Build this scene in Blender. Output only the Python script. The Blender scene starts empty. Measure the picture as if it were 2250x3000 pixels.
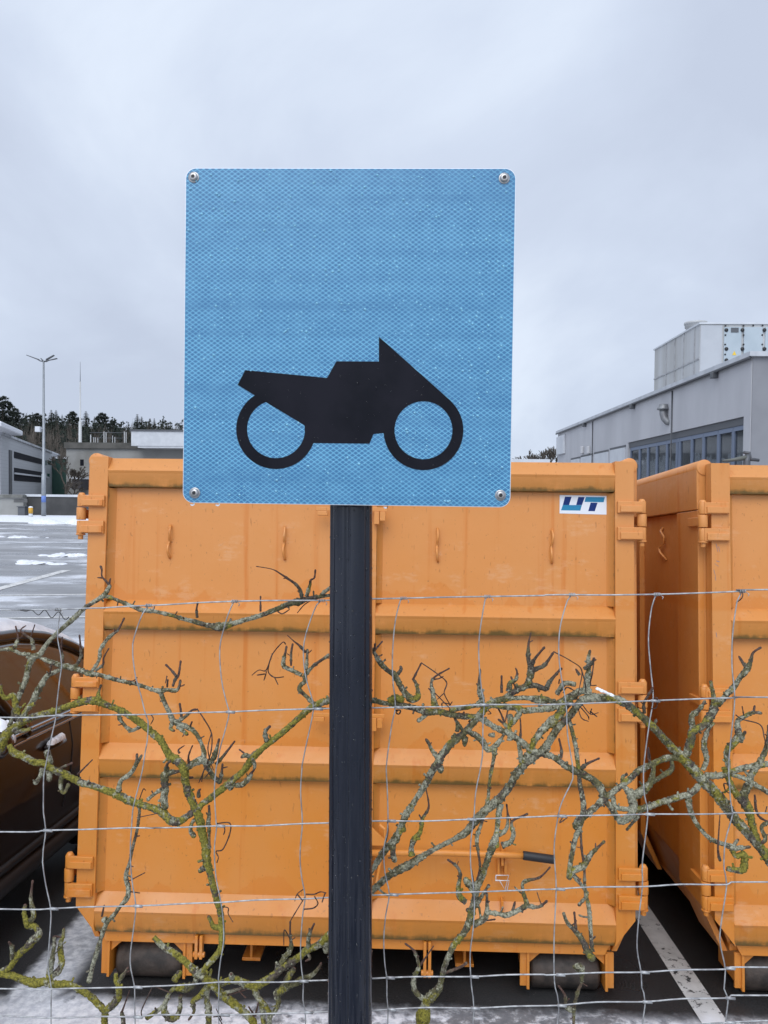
import bpy, math, random
from mathutils import Vector, Matrix, noise as mnoise
random.seed(7)
R = math.radians
C = bpy.context.scene.collection
SC = bpy.context.scene

# ------------------------------------------------------------------ camera, world, sun, exposure
EYE = Vector((0, 0, 1.95))
YAW, PITCH, ROLL = R(1.7), R(2.95), R(0.75)
FPX, PCX, PCY = 2250.0, 1125.0, 1500.0
fwd = Vector((-math.sin(YAW)*math.cos(PITCH), math.cos(YAW)*math.cos(PITCH), math.sin(PITCH)))
rgt0 = Vector((math.cos(YAW), math.sin(YAW), 0))
dwn0 = fwd.cross(rgt0)
rgt = math.cos(ROLL)*rgt0 - math.sin(ROLL)*dwn0
dwn = math.sin(ROLL)*rgt0 + math.cos(ROLL)*dwn0
cam_data = bpy.data.cameras.new('camera')
cam_data.sensor_fit = 'VERTICAL'; cam_data.sensor_height = 36.0; cam_data.lens = 27.0
cam_data.clip_start = 0.05; cam_data.clip_end = 3000
cam = bpy.data.objects.new('camera', cam_data); C.objects.link(cam)
M = Matrix((rgt, -dwn, -fwd)).transposed().to_4x4(); M.translation = EYE
cam.matrix_world = M
SC.camera = cam

SUN_EL, SUN_AZ = R(44), R(190)          # azimuth clockwise from +Y: behind the camera
sun_dir = Vector((math.sin(SUN_AZ)*math.cos(SUN_EL), math.cos(SUN_AZ)*math.cos(SUN_EL), math.sin(SUN_EL)))
w = bpy.data.worlds.new('World'); SC.world = w; w.use_nodes = True
wn, wl = w.node_tree.nodes, w.node_tree.links
wn.clear()
def N(nt, t, **kw):
    n = nt.nodes.new(t)
    for k, v in kw.items():
        if k.startswith('i_'):
            key = k[2:]
            n.inputs[int(key) if key.isdigit() else key.replace('_', ' ')].default_value = v
        else: setattr(n, k, v)
    return n
WT = w.node_tree
def wmath(op, a, b=None, clamp=False):
    n = N(WT, 'ShaderNodeMath', operation=op, use_clamp=clamp)
    for i, v in enumerate((a, b)):
        if v is None: continue
        if isinstance(v, (int, float)): n.inputs[i].default_value = v
        else: wl.new(v, n.inputs[i])
    return n.outputs[0]
tc = N(WT, 'ShaderNodeTexCoord')
sep = N(WT, 'ShaderNodeSeparateXYZ'); wl.new(tc.outputs['Generated'], sep.inputs[0])
zc = wmath('MAXIMUM', wmath('ADD', sep.outputs[2], 0.62), 0.15)
cmb = N(WT, 'ShaderNodeCombineXYZ')
wl.new(wmath('DIVIDE', sep.outputs[0], zc), cmb.inputs[0])
wl.new(wmath('DIVIDE', sep.outputs[1], zc), cmb.inputs[1])
cn = N(WT, 'ShaderNodeTexNoise', i_Scale=1.9, i_Detail=8.0, i_Roughness=0.52, i_Distortion=0.35)
mp0 = N(WT, 'ShaderNodeMapping'); mp0.inputs['Location'].default_value = (1.75, 0.62, 0); mp0.inputs['Scale'].default_value = (1, 1.0, 1)
wl.new(cmb.outputs[0], mp0.inputs[0]); wl.new(mp0.outputs[0], cn.inputs[0])
ramp = N(WT, 'ShaderNodeValToRGB')
ramp.color_ramp.elements[0].position = 0.36; ramp.color_ramp.elements[0].color = (0.585, 0.655, 0.80, 1)
ramp.color_ramp.elements[1].position = 0.62; ramp.color_ramp.elements[1].color = (0.80, 0.885, 1.02, 1)
e = ramp.color_ramp.elements.new(0.5); e.color = (0.67, 0.75, 0.90, 1)
wl.new(cn.outputs[0], ramp.inputs[0])
# overcast sky: brighter overhead and round the hidden sun than at the horizon ahead
dotn = N(WT, 'ShaderNodeVectorMath', operation='DOT_PRODUCT'); dotn.inputs[1].default_value = sun_dir
wl.new(tc.outputs['Generated'], dotn.inputs[0])
mr = N(WT, 'ShaderNodeMapRange', interpolation_type='SMOOTHSTEP'); mr.inputs[1].default_value = 0.35; mr.inputs[2].default_value = 1.0
mr.inputs[3].default_value = 1.0; mr.inputs[4].default_value = 1.9
wl.new(dotn.outputs['Value'], mr.inputs[0])
hz = N(WT, 'ShaderNodeMapRange', interpolation_type='SMOOTHSTEP'); hz.inputs[1].default_value = 0.05; hz.inputs[2].default_value = 0.6
hz.inputs[3].default_value = 0.98; hz.inputs[4].default_value = 1.04
wl.new(sep.outputs[2], hz.inputs[0])
scl = N(WT, 'ShaderNodeVectorMath', operation='SCALE'); wl.new(ramp.outputs[0], scl.inputs[0])
wl.new(wmath('MULTIPLY', wmath('MULTIPLY', mr.outputs[0], hz.outputs[0]), 10.0), scl.inputs['Scale'])
sky = N(WT, 'ShaderNodeTexSky', sky_type='NISHITA', sun_disc=False, sun_elevation=SUN_EL, sun_rotation=SUN_AZ)
mixc = N(WT, 'ShaderNodeMix', data_type='RGBA'); mixc.inputs[0].default_value = 0.93
wl.new(sky.outputs[0], mixc.inputs[6]); wl.new(scl.outputs[0], mixc.inputs[7])
bg = N(WT, 'ShaderNodeBackground', i_Strength=0.1); wl.new(mixc.outputs[2], bg.inputs[0])
wo = N(WT, 'ShaderNodeOutputWorld'); wl.new(bg.outputs[0], wo.inputs[0])

sd = bpy.data.lights.new('sun', 'SUN'); sd.energy = 1.35; sd.angle = R(40); sd.color = (1.0, 0.97, 0.92)
so = bpy.data.objects.new('sun', sd); C.objects.link(so)
so.rotation_euler = (-sun_dir).to_track_quat('-Z', 'Y').to_euler(); so.location = (0, -5, 12)
SC.view_settings.view_transform = 'Standard'; SC.view_settings.look = 'None'
SC.view_settings.exposure = 0.0; SC.view_settings.gamma = 1.0; SC.view_settings.use_curve_mapping = False

# ------------------------------------------------------------------ measuring helpers
ALPHA = R(4.4); Y0 = 5.5                 # the lot climbs gently beyond Y0; far things stand on that slope
def ray(px, py): return (fwd*FPX + rgt*(px-PCX) + dwn*(py-PCY)).normalized()
def un(px, py, Y):                        # point of a sight line at depth Y (near frame)
    r = ray(px, py); return EYE + r*(Y/r.y)
def unplane(px, py, P, n):
    r = ray(px, py); return EYE + r*((P-EYE).dot(n)/r.dot(n))
FM = Matrix.Translation((0, Y0, 0)) @ Matrix.Rotation(ALPHA, 4, 'X') @ Matrix.Translation((0, -Y0, 0))
FMI = FM.inverted()
LE = FMI @ EYE
def unf(px, py, D):                       # slope frame: point at distance D
    r = FMI.to_3x3() @ ray(px, py); return LE + r*((D-LE.y)/r.y)
def unfx(px, py, X):
    r = FMI.to_3x3() @ ray(px, py); return LE + r*((X-LE.x)/r.x)
def ung(px, py):                          # ground point, world
    r = ray(px, py)
    if r.z < 0:
        p = EYE + r*(-EYE.z/r.z)
        if p.y < Y0: return p
    rl = FMI.to_3x3() @ r
    return FM @ (LE + rl*(-LE.z/rl.z))

# ------------------------------------------------------------------ materials
def mat(name, col, rough=0.6, metal=0.0, spec=0.5):
    m = bpy.data.materials.new(name); m.use_nodes = True
    b = m.node_tree.nodes['Principled BSDF']
    b.inputs['Base Color'].default_value = (*col, 1); b.inputs['Roughness'].default_value = rough
    b.inputs['Metallic'].default_value = metal; b.inputs['Specular IOR Level'].default_value = spec
    return m
class NT:                                  # terse node building
    def __init__(s, m): s.t = m.node_tree; s.b = s.t.nodes['Principled BSDF']
    def link(s, a, b): s.t.links.new(a, b)
    def n(s, t, **k): return N(s.t, t, **k)
    def coord(s, kind='Object'):
        return s.n('ShaderNodeTexCoord').outputs[kind]
    def pos(s): return s.n('ShaderNodeNewGeometry').outputs['Position']
    def map(s, v, scale=(1, 1, 1), loc=(0, 0, 0), rot=(0, 0, 0)):
        n = s.n('ShaderNodeMapping'); n.inputs['Scale'].default_value = scale; n.inputs['Location'].default_value = loc
        n.inputs['Rotation'].default_value = rot; s.link(v, n.inputs[0]); return n.outputs[0]
    def noise(s, v, scale, detail=4.0, rough=0.55, dist=0.0):
        n = s.n('ShaderNodeTexNoise', i_Scale=scale, i_Detail=detail, i_Roughness=rough, i_Distortion=dist)
        s.link(v, n.inputs[0]); return n.outputs[0]
    def vor(s, v, scale, feature='F1'):
        n = s.n('ShaderNodeTexVoronoi', i_Scale=scale, feature=feature); s.link(v, n.inputs['Vector']); return n.outputs['Distance']
    def rng(s, v, a, b, c=0.0, d=1.0, smooth=True):
        n = s.n('ShaderNodeMapRange', interpolation_type='SMOOTHSTEP' if smooth else 'LINEAR')
        for i, x in zip((1, 2, 3, 4), (a, b, c, d)): n.inputs[i].default_value = x
        s.link(v, n.inputs[0]); return n.outputs[0]
    def m(s, op, a, b=None, clamp=False):
        n = s.n('ShaderNodeMath', operation=op, use_clamp=clamp)
        for i, v in enumerate((a, b)):
            if v is None: continue
            if isinstance(v, (int, float)): n.inputs[i].default_value = v
            else: s.link(v, n.inputs[i])
        return n.outputs[0]
    def mix(s, f, a, b):
        n = s.n('ShaderNodeMix', data_type='RGBA')
        for i, v in ((0, f), (6, a), (7, b)):
            if isinstance(v, (int, float)): n.inputs[i].default_value = v
            elif isinstance(v, tuple): n.inputs[i].default_value = (*v, 1)
            else: s.link(v, n.inputs[i])
        return n.outputs[2]
    def sep(s, v):
        n = s.n('ShaderNodeSeparateXYZ'); s.link(v, n.inputs[0]); return n.outputs
    def attr(s, name):
        return s.n('ShaderNodeAttribute', attribute_name=name).outputs['Fac']
    def add3(s, v, f):
        n = s.n('ShaderNodeVectorMath', operation='ADD'); s.link(v, n.inputs[0]); s.link(f, n.inputs[1]); return n.outputs[0]
    def col(s, c): s.link(c, s.b.inputs['Base Color'])
    def rough(s, c): s.link(c, s.b.inputs['Roughness'])
    def bump(s, h, strength=0.3, dist=0.01):
        n = s.n('ShaderNodeBump', i_Strength=strength, i_Distance=dist); s.link(h, n.inputs['Height']); s.link(n.outputs[0], s.b.inputs['Normal'])
def noisy(name, c1, c2, scale, rough=0.7, metal=0.0, bump=0.0, stretch=(1, 1, 1), lo=0.35, hi=0.65, bdist=0.01, kind='Object'):
    m = mat(name, c1, rough, metal); t = NT(m)
    v = t.map(t.coord(kind), stretch)
    f = t.rng(t.noise(v, scale, 6), lo, hi)
    t.col(t.mix(f, c1, c2))
    if bump: t.bump(t.noise(v, scale*3, 5), bump, bdist)
    return m

MT = {}
def orange_paint():
    m = mat('orange paint', (0.8, 0.28, 0.06), 0.42); t = NT(m)
    oi = t.n('ShaderNodeObjectInfo')
    v = t.pos()
    x, y, z = t.sep(v)
    fade = t.rng(t.noise(t.map(v, (1.2, 1.2, 0.8)), 2.2, 5), 0.35, 0.7)
    c = t.mix(fade, (0.64, 0.224, 0.027), (0.635, 0.248, 0.050))
    up = t.rng(z, 0.5, 2.3)                       # sun-bleached towards the top
    c = t.mix(t.m('MULTIPLY', up, 0.5), c, (0.645, 0.285, 0.100))
    # wet run-off streaks
    st = t.rng(t.noise(t.map(v, (16, 16, 0.55)), 1.0, 4), 0.57, 0.70)
    c = t.mix(t.m('MULTIPLY', st, 0.75), c, (0.58, 0.165, 0.014))
    # small scuffs
    sc = t.rng(t.noise(t.map(v, (70, 70, 18)), 1.0, 3), 0.64, 0.72)
    c = t.mix(t.m('MULTIPLY', sc, 0.6), c, (0.36, 0.12, 0.025))
    fl = t.rng(t.noise(t.map(v, (75, 75, 60)), 1.0, 3), 0.68, 0.74)
    c = t.mix(t.m('MULTIPLY', fl, 0.5), c, (0.25, 0.10, 0.03))
    # tide marks of rain water above the ribs
    td = t.noise(t.map(v, (3.0, 3.0, 0.2)), 1.6, 5)
    for zt in (1.715, 1.06, 0.42, 2.0):
        a = t.m('SUBTRACT', t.m('SUBTRACT', z, zt), t.m('MULTIPLY', t.m('SUBTRACT', td, 0.42), 0.42))
        k = t.m('MULTIPLY', t.rng(a, -0.002, 0.004, 1, 0), t.rng(z, zt-0.015, zt+0.0))
        c = t.mix(t.m('MULTIPLY', k, 0.5 if zt < 2 else 0.0), c, (0.62, 0.195, 0.02))
    # pale rubbed patches
    rb_ = t.m('MULTIPLY', t.rng(t.noise(t.map(v, (2.2, 2.2, 3.0)), 2.4, 7, 0.68), 0.56, 0.66), t.rng(t.noise(t.map(v, (9, 9, 40)), 2.0, 4), 0.35, 0.6))
    c = t.mix(t.m('MULTIPLY', rb_, 0.45), c, (0.68, 0.36, 0.17))
    # algae and road film that has grown on the rib faces (object-specific stain attribute)
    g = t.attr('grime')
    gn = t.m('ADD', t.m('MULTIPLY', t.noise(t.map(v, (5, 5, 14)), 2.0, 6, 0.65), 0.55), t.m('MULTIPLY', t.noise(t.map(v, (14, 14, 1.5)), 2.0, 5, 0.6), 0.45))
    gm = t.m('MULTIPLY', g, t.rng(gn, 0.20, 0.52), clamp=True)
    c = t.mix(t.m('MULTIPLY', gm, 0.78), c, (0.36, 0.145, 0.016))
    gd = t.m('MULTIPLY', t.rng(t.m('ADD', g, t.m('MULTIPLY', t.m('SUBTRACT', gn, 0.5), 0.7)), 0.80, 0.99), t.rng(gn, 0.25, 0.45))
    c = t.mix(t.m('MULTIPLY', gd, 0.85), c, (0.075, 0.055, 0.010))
    t.col(c)
    t.rough(t.rng(t.noise(v, 4, 5), 0.3, 0.7, 0.30, 0.5))
    t.bump(t.noise(t.map(v, (1, 1, 1)), 2.6, 4), 0.25, 0.03)
    return m
MT['orange'] = orange_paint()
MT['steel_roller'] = noisy('roller steel', (0.085, 0.066, 0.055), (0.035, 0.03, 0.027), 14, 0.6, 0.1, 0.4)
MT['wire'] = noisy('galvanised wire', (0.46, 0.47, 0.475), (0.26, 0.26, 0.27), 60, 0.45, 0.45)
MT['alu'] = mat('bare aluminium', (0.75, 0.77, 0.8), 0.35, 0.6)
MT['screw'] = mat('stainless steel', (0.45, 0.44, 0.43), 0.3, 1.0)
MT['black'] = mat('black rubber', (0.018, 0.018, 0.02), 0.55)
MT['black_film'] = noisy('black sign film', (0.006, 0.007, 0.011), (0.012, 0.012, 0.018), 8, 0.5); MT['black_film'].node_tree.nodes['Principled BSDF'].inputs['Specular IOR Level'].default_value = 0.09
MT['navy'] = noisy('navy post paint', (0.006, 0.0085, 0.017), (0.010, 0.0125, 0.022), 5, 0.11); MT['navy'].node_tree.nodes['Principled BSDF'].inputs['Specular IOR Level'].default_value = 0.42
MT['zinc_clip'] = mat('zinc wire clip', (0.72, 0.72, 0.74), 0.3, 0.7)

def sheeting():
    m = mat('blue reflective sheeting', (0.08, 0.3, 0.6), 0.34); t = NT(m)
    v = t.coord('Object'); x, y, z = t.sep(v)
    u = t.m('DIVIDE', x, 0.01145); q = t.m('DIVIDE', z, 0.0083)
    def tri(s):                                   # distance to the nearest line of one family
        f = t.m('FRACT', s); return t.m('SUBTRACT', 0.5, t.m('ABSOLUTE', t.m('SUBTRACT', f, 0.5)))
    a = tri(t.m('ADD', u, q)); b = tri(t.m('SUBTRACT', u, q))
    d = t.m('MINIMUM', a, b)
    line = t.rng(d, 0.035, 0.10, 1, 0)
    # fine horizontal prisms inside each cell
    pr = t.rng(t.m('ABSOLUTE', t.m('SUBTRACT', t.m('FRACT', t.m('MULTIPLY', q, 3.0)), 0.5)), 0.1, 0.4)
    cellv = t.noise(t.map(v, (1, 1, 1)), 30, 3)
    c = t.mix(pr, (0.018, 0.125, 0.275), (0.028, 0.170, 0.345))
    c = t.mix(t.rng(cellv, 0.35, 0.7, 0, 0.4), c, (0.07, 0.245, 0.42))
    # horizontal bands of reflected light, painted in as lattice line strength
    row = t.noise(t.map(v, (0.4, 0.4, 13)), 2.0, 3)
    strength = t.rng(row, 0.3, 0.62, 0.45, 0.95)
    c = t.mix(t.m('MULTIPLY', line, strength), c, (0.19, 0.53, 0.74))
    t.col(c); t.b.inputs['Coat Weight'].default_value = 0.35; t.b.inputs['Coat Roughness'].default_value = 0.15
    t.bump(line, 0.12, 0.001)
    return m
MT['sheeting'] = sheeting()
MT['water'] = mat('water drop', (1, 1, 1), 0.03); MT['water'].node_tree.nodes['Principled BSDF'].inputs['Transmission Weight'].default_value = 1.0
MT['dew'] = mat('fine rain droplet', (0.26, 0.56, 0.74), 0.08); MT['dew'].node_tree.nodes['Principled BSDF'].inputs['Transmission Weight'].default_value = 0.1; MT['dew'].node_tree.nodes['Principled BSDF'].inputs['IOR'].default_value = 1.33
MT['water'].node_tree.nodes['Principled BSDF'].inputs['IOR'].default_value = 1.33

def bark():
    m = mat('lichen covered bark', (0.1, 0.09, 0.06), 0.85); t = NT(m)
    v = t.pos(); g = t.attr('girth'); ms = t.attr('moss')
    n1 = t.noise(v, 62, 5, 0.65); n2 = t.noise(t.map(v, (1, 1, 1), (3, 1, 7)), 38, 5, 0.65); n3 = t.noise(v, 260, 4, 0.65); bare = t.attr('bare')
    br = t.mix(t.rng(n3, 0.35, 0.65), (0.032, 0.024, 0.018), (0.115, 0.09, 0.068))
    tw = t.mix(t.rng(n3, 0.35, 0.65), (0.045, 0.022, 0.016), (0.115, 0.06, 0.045))
    c = t.mix(t.rng(g, 2.4, 4.0), tw, br)
    lich = t.mix(t.rng(n3, 0.3, 0.7), (0.10, 0.098, 0.062), (0.44, 0.43, 0.32))
    mossc = t.mix(t.rng(n3, 0.3, 0.7), (0.085, 0.08, 0.010), (0.30, 0.26, 0.036))
    olive = t.mix(t.rng(n3, 0.35, 0.65), (0.048, 0.045, 0.018), (0.15, 0.135, 0.06))
    thick = t.m('MULTIPLY', t.rng(g, 2.3, 4.3), t.m('SUBTRACT', 1.0, t.m('MULTIPLY', bare, 0.7)))
    c = t.mix(t.m('MULTIPLY', thick, t.rng(n2, 0.40, 0.50)), c, olive)
    cr = t.attr('crust'); lowf = t.noise(v, 11, 2, 0.5); n1 = t.m('ADD', n1, t.m('MULTIPLY', t.m('SUBTRACT', lowf, 0.5), 0.55))
    c = t.mix(t.m('MAXIMUM', t.m('MULTIPLY', cr, 0.9), t.m('MULTIPLY', thick, t.rng(n1, 0.475, 0.55))), c, lich)
    mo = t.m('ADD', n2, t.m('MULTIPLY', t.m('SUBTRACT', ms, 0.5), 0.27))
    c = t.mix(t.m('MULTIPLY', t.m('MAXIMUM', thick, cr), t.rng(mo, 0.52, 0.60)), c, mossc)
    t.col(c); t.bump(n3, 0.9, 0.003)
    return m
MT['bark'] = bark()
MT['tendril'] = noisy('dark dry tendril', (0.03, 0.016, 0.011), (0.075, 0.04, 0.028), 60, 0.7)
MT['snow'] = noisy('snow', (0.80, 0.81, 0.84), (0.62, 0.64, 0.69), 9, 0.6, 0, 0.4)

def asphalt():
    m = mat('wet asphalt with slush', (0.05, 0.05, 0.05), 0.4); t = NT(m)
    v = t.pos(); x, y, z = t.sep(v)
    ag = t.noise(v, 130, 4, 0.7); big = t.noise(v, 1.6, 5)
    a = t.mix(t.rng(ag, 0.35, 0.68), (0.009, 0.009, 0.010), (0.050, 0.048, 0.046))
    a = t.mix(t.rng(big, 0.4, 0.65, 0, 0.6), a, (0.040, 0.040, 0.041))
    chips = t.rng(t.vor(v, 55), 0.06, 0.12, 1, 0)
    a = t.mix(t.m('MULTIPLY', chips, t.rng(t.noise(v, 20, 3), 0.5, 0.6)), a, (0.22, 0.2, 0.18))
    # slush in front of the containers
    sn = t.noise(v, 3.2, 7, 0.62); sf = t.noise(v, 24, 5, 0.65)
    sm = t.m('ADD', sn, t.m('MULTIPLY', t.m('SUBTRACT', sf, 0.5), 0.5))
    left = t.rng(x, -0.4, -1.0)
    front = t.rng(t.m('ADD', y, t.m('MULTIPLY', t.m('SUBTRACT', sn, 0.5), 0.25)), 3.44, 3.33)
    near = t.m('MULTIPLY', front, t.rng(t.m('ADD', sm, t.m('MULTIPLY', left, 0.22)), 0.42, 0.57, 0.30, 1))
    lane = t.m('MULTIPLY', t.m('MULTIPLY', t.rng(t.m('ADD', x, t.m('MULTIPLY', t.m('SUBTRACT', sf, 0.5), 0.05)), -1.74, -1.68), t.rng(x, -1.44, -1.54)), t.rng(y, 3.3, 3.2, 1, 1))
    lane = t.m('MULTIPLY', lane, t.rng(sm, 0.30, 0.60, 0.70, 0.95))
    # melting drifts across the open lot behind
    fs = t.noise(t.map(v, (0.16, 0.5, 0.1)), 1.0, 7, 0.62)
    far = t.m('MULTIPLY', t.rng(y, 7.5, 9.5), t.rng(t.m('ADD', fs, t.m('MULTIPLY', t.m('SUBTRACT', t.noise(v, 1.2, 5), 0.5), 0.35)), 0.52, 0.66, 0, 0.75))
    band = t.m('MULTIPLY', t.rng(y, 10.0, 10.6), t.rng(y, 12.6, 11.7))
    sfac = t.m('MAXIMUM', t.m('MAXIMUM', near, lane), t.m('MAXIMUM', far, t.m('MULTIPLY', band, t.rng(sn, 0.3, 0.5, 0.4, 0.95))), clamp=True)
    sc = t.mix(t.rng(sf, 0.35, 0.65), (0.56, 0.58, 0.63), (0.84, 0.85, 0.88))
    lot = t.rng(y, 6, 9)  # open lot paler: sky reflected in wet asphalt, put into the colour
    a = t.mix(t.m('MULTIPLY', lot, t.rng(t.noise(t.map(v, (0.3, 1, 1)), 0.9, 5), 0.35, 0.65, 0.55, 0.9)), a, (0.31, 0.31, 0.32))
    t.col(t.mix(sfac, a, sc))
    wet = t.rng(t.noise(v, 0.8, 4), 0.35, 0.65, 0.22, 0.55)
    t.rough(t.m('MAXIMUM', wet, t.m('MULTIPLY', sfac, 0.6)))
    t.bump(t.m('ADD', t.m('MULTIPLY', ag, 0.5), t.m('MULTIPLY', sfac, t.m('ADD', 1.2, sf))), 0.5, 0.008)
    return m
MT['asphalt'] = asphalt()
def road_paint():
    m = mat('worn white road paint', (0.6, 0.6, 0.6), 0.5); t = NT(m); v = t.pos(); x, y, z = t.sep(v)
    w1 = t.rng(t.noise(v, 30, 5, 0.7), 0.545, 0.60); w2 = t.rng(t.noise(v, 4, 4), 0.42, 0.54)
    c = t.mix(t.rng(t.noise(v, 7, 4), 0.35, 0.65), (0.50, 0.49, 0.47), (0.66, 0.65, 0.63))
    c = t.mix(t.m('MULTIPLY', w1, w2), c, (0.03, 0.03, 0.03))
    t.col(t.mix(t.rng(t.m('ADD', y, t.m('MULTIPLY', t.noise(v, 9, 4), 0.3)), 3.62, 3.40), c, (0.80, 0.81, 0.84))); return m
MT['paint'] = road_paint()
MT['verge'] = noisy('snow dusted verge', (0.06, 0.06, 0.03), (0.55, 0.56, 0.58), 3, 0.9, 0, 0.8, lo=.4, hi=.55)
MT['kerb'] = noisy('concrete kerb', (0.3, 0.3, 0.29), (0.2, 0.2, 0.19), 9, 0.8, 0, 0.3)

# ------------------------------------------------------------------ mesh helpers
class MB:
    def __init__(s): s.v = []; s.f = []; s.g = {}; s.sm = []
    def add(s, vs, fs, smooth=False, **attrs):
        o = len(s.v); s.v += [tuple(p) for p in vs]; s.f += [tuple(i+o for i in f) for f in fs]; s.sm += [smooth]*len(fs)
        for k, val in attrs.items():
            a = s.g.setdefault(k, {})
            for i in range(len(vs)): a[o+i] = val[i] if isinstance(val, (list, tuple)) else val
        return s
    def box(s, x0, x1, y0, y1, z0, z1, **k):
        vs = [(x, y, z) for z in (z0, z1) for y in (y0, y1) for x in (x0, x1)]
        return s.add(vs, [(0, 2, 3, 1), (4, 5, 7, 6), (0, 1, 5, 4), (2, 6, 7, 3), (0, 4, 6, 2), (1, 3, 7, 5)], **k)
    def prism(s, poly, axis, a, b, **k):           # poly in the two other axes (cyclic order), extruded a..b
        n = len(poly)
        def P(p, t):
            return {'x': (t, p[0], p[1]), 'y': (p[0], t, p[1]), 'z': (p[0], p[1], t)}[axis]
        vs = [P(p, a) for p in poly] + [P(p, b) for p in poly]
        fs = [tuple(range(n)), tuple(range(2*n-1, n-1, -1))] + [(i, i+n, (i+1) % n+n, (i+1) % n) for i in range(n)]
        return s.add(vs, fs, **k)
    def cyl(s, p0, p1, r0, r1=None, n=16, cap=True, smooth=True, **k):
        return s.tube([p0, p1], [r0, r0 if r1 is None else r1], n, cap, smooth, **k)
    def tube(s, pts, rad, n=8, cap=True, smooth=True, jit=None, **k):
        pts = [Vector(p) for p in pts]; m = len(pts); vs = []; fs = []
        t = (pts[1]-pts[0]).normalized()
        u = t.orthogonal().normalized()
        for i, p in enumerate(pts):
            t = (pts[min(i+1, m-1)]-pts[max(i-1, 0)])
            t = t.normalized() if t.length > 1e-9 else Vector((0, 0, 1))
            u = (u - t*u.dot(t))
            u = u.normalized() if u.length > 1e-6 else t.orthogonal().normalized()
            w_ = t.cross(u)
            for j in range(n):
                a = 2*math.pi*j/n; r = rad[i]
                q = p + (u*math.cos(a)+w_*math.sin(a))*r
                if jit: q = p + (q-p)*jit(q, r)
                vs.append(q)
        for i in range(m-1):
            for j in range(n):
                j2 = (j+1) % n; fs.append((i*n+j, i*n+j2, (i+1)*n+j2, (i+1)*n+j))
        if cap: fs += [tuple(range(n-1, -1, -1)), tuple(range((m-1)*n, m*n))]
        kk = {a: ([x for x in val for _ in range(n)] if isinstance(val, list) else val) for a, val in k.items()}
        return s.add(vs, fs, smooth, **kk)
    def dome(s, c, nrm, r, h, n=7, smooth=True, **k):
        nrm = Vector(nrm).normalized(); u = nrm.orthogonal().normalized(); w_ = nrm.cross(u); c = Vector(c); vs = []
        for rr, hh in ((1, 0), (0.78, 0.6)):
            for j in range(n):
                a = 2*math.pi*j/n; vs.append(c+(u*math.cos(a)+w_*math.sin(a))*r*rr+nrm*h*hh)
        vs.append(c+nrm*h)
        fs = [(j, (j+1) % n, n+(j+1) % n, n+j) for j in range(n)]+[(n+j, n+(j+1) % n, 2*n) for j in range(n)]
        return s.add(vs, fs, smooth, **k)
    def build(s, name, material, parent=None, origin=None, bevel=0, seg=2):
        o0 = Vector(origin) if origin is not None else Vector((0, 0, 0))
        me = bpy.data.meshes.new(name)
        me.from_pydata([tuple(Vector(p)-o0) for p in s.v], [], s.f)
        for k, a in s.g.items():
            at = me.attributes.new(k, 'FLOAT', 'POINT'); at.data.foreach_set('value', [a.get(i, 0.0) for i in range(len(s.v))])
        me.polygons.foreach_set('use_smooth', s.sm); me.update()
        if material is not None: me.materials.append(material)
        ob = bpy.data.objects.new(name, me); C.objects.link(ob)
        if parent is not None: ob.parent = parent
        else: ob.location = o0
        if bevel:
            b = ob.modifiers.new('bevel', 'BEVEL'); b.width = bevel; b.segments = seg; b.limit_method = 'ANGLE'; b.angle_limit = R(35)
        return ob
def tag(o, label=None, cat=None, group=None, kind=None):
    if label: o['label'] = label
    if cat: o['category'] = cat
    if group: o['group'] = group
    if kind: o['kind'] = kind
    return o
def thing(name, label, cat, loc=(0, 0, 0), group=None, matrix=None):
    o = bpy.data.objects.new(name, None); C.objects.link(o); o.empty_display_size = 0.1
    if matrix is not None: o.matrix_world = matrix
    else: o.location = loc
    return tag(o, label, cat, group)
def copy_tree(o, parent=None):
    c = o.copy(); C.objects.link(c); c.parent = parent
    for ch in [x for x in C.objects if x.parent == o]: copy_tree(ch, c)
    return c
def far_thing(name, label, cat, x, y, z=0.0, rz=0.0, group=None):
    return thing(name, label, cat, group=group, matrix=FM @ Matrix.Translation((x, y, z)) @ Matrix.Rotation(rz, 4, 'Z'))
def far_mesh(o, x, y, z=0.0, rz=0.0):
    o.matrix_world = FM @ Matrix.Translation((x, y, z)) @ Matrix.Rotation(rz, 4, 'Z'); return o

# ------------------------------------------------------------------ ground
def gz(y): return 0.0 if y < Y0 else math.tan(ALPHA)*(y-Y0)
g = MB()
xs = [-700, -60, -6, -1, 6, 60, 700]; ys = [-60, 0, 3, Y0, 30, 70, 700]
vs = [(x, y, gz(y)) for y in ys for x in xs]; nx = len(xs)
g.add(vs, [(j*nx+i, j*nx+i+1, (j+1)*nx+i+1, (j+1)*nx+i) for j in range(len(ys)-1) for i in range(nx-1)])
tag(g.build('ground', MT['asphalt']), kind='structure')
v_ = MB(); v_.box(-9, 9, -6, 1.62, -0.2, 0.45)
tag(v_.build('verge', MT['verge']), kind='structure')
v_ = MB(); v_.box(-9, 9, 1.623, 1.72, -0.2, 0.47)
tag(v_.build('kerb', MT['kerb'], bevel=0.012), kind='structure')
def flat_strip(name, pts, h=0.004):
    m = MB(); m.add([(p.x, p.y, gz(p.y)+h) for p in pts], [tuple(range(len(pts)))]); return tag(m.build(name, MT['paint']), kind='structure')
def stripe(x0, x1, ya, yb):
    flat_strip('painted_line', [Vector((x0, ya, 0)), Vector((x1, ya, 0)), Vector((x1, yb, 0)), Vector((x0, yb, 0))])

D = 3.44
XL = 0.5*(un(265, 1332, D).x + un(222, 2656, D).x); XR = 0.5*(un(1853, 1357, D).x + un(1866, 2697, D).x)
W = XR-XL
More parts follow.
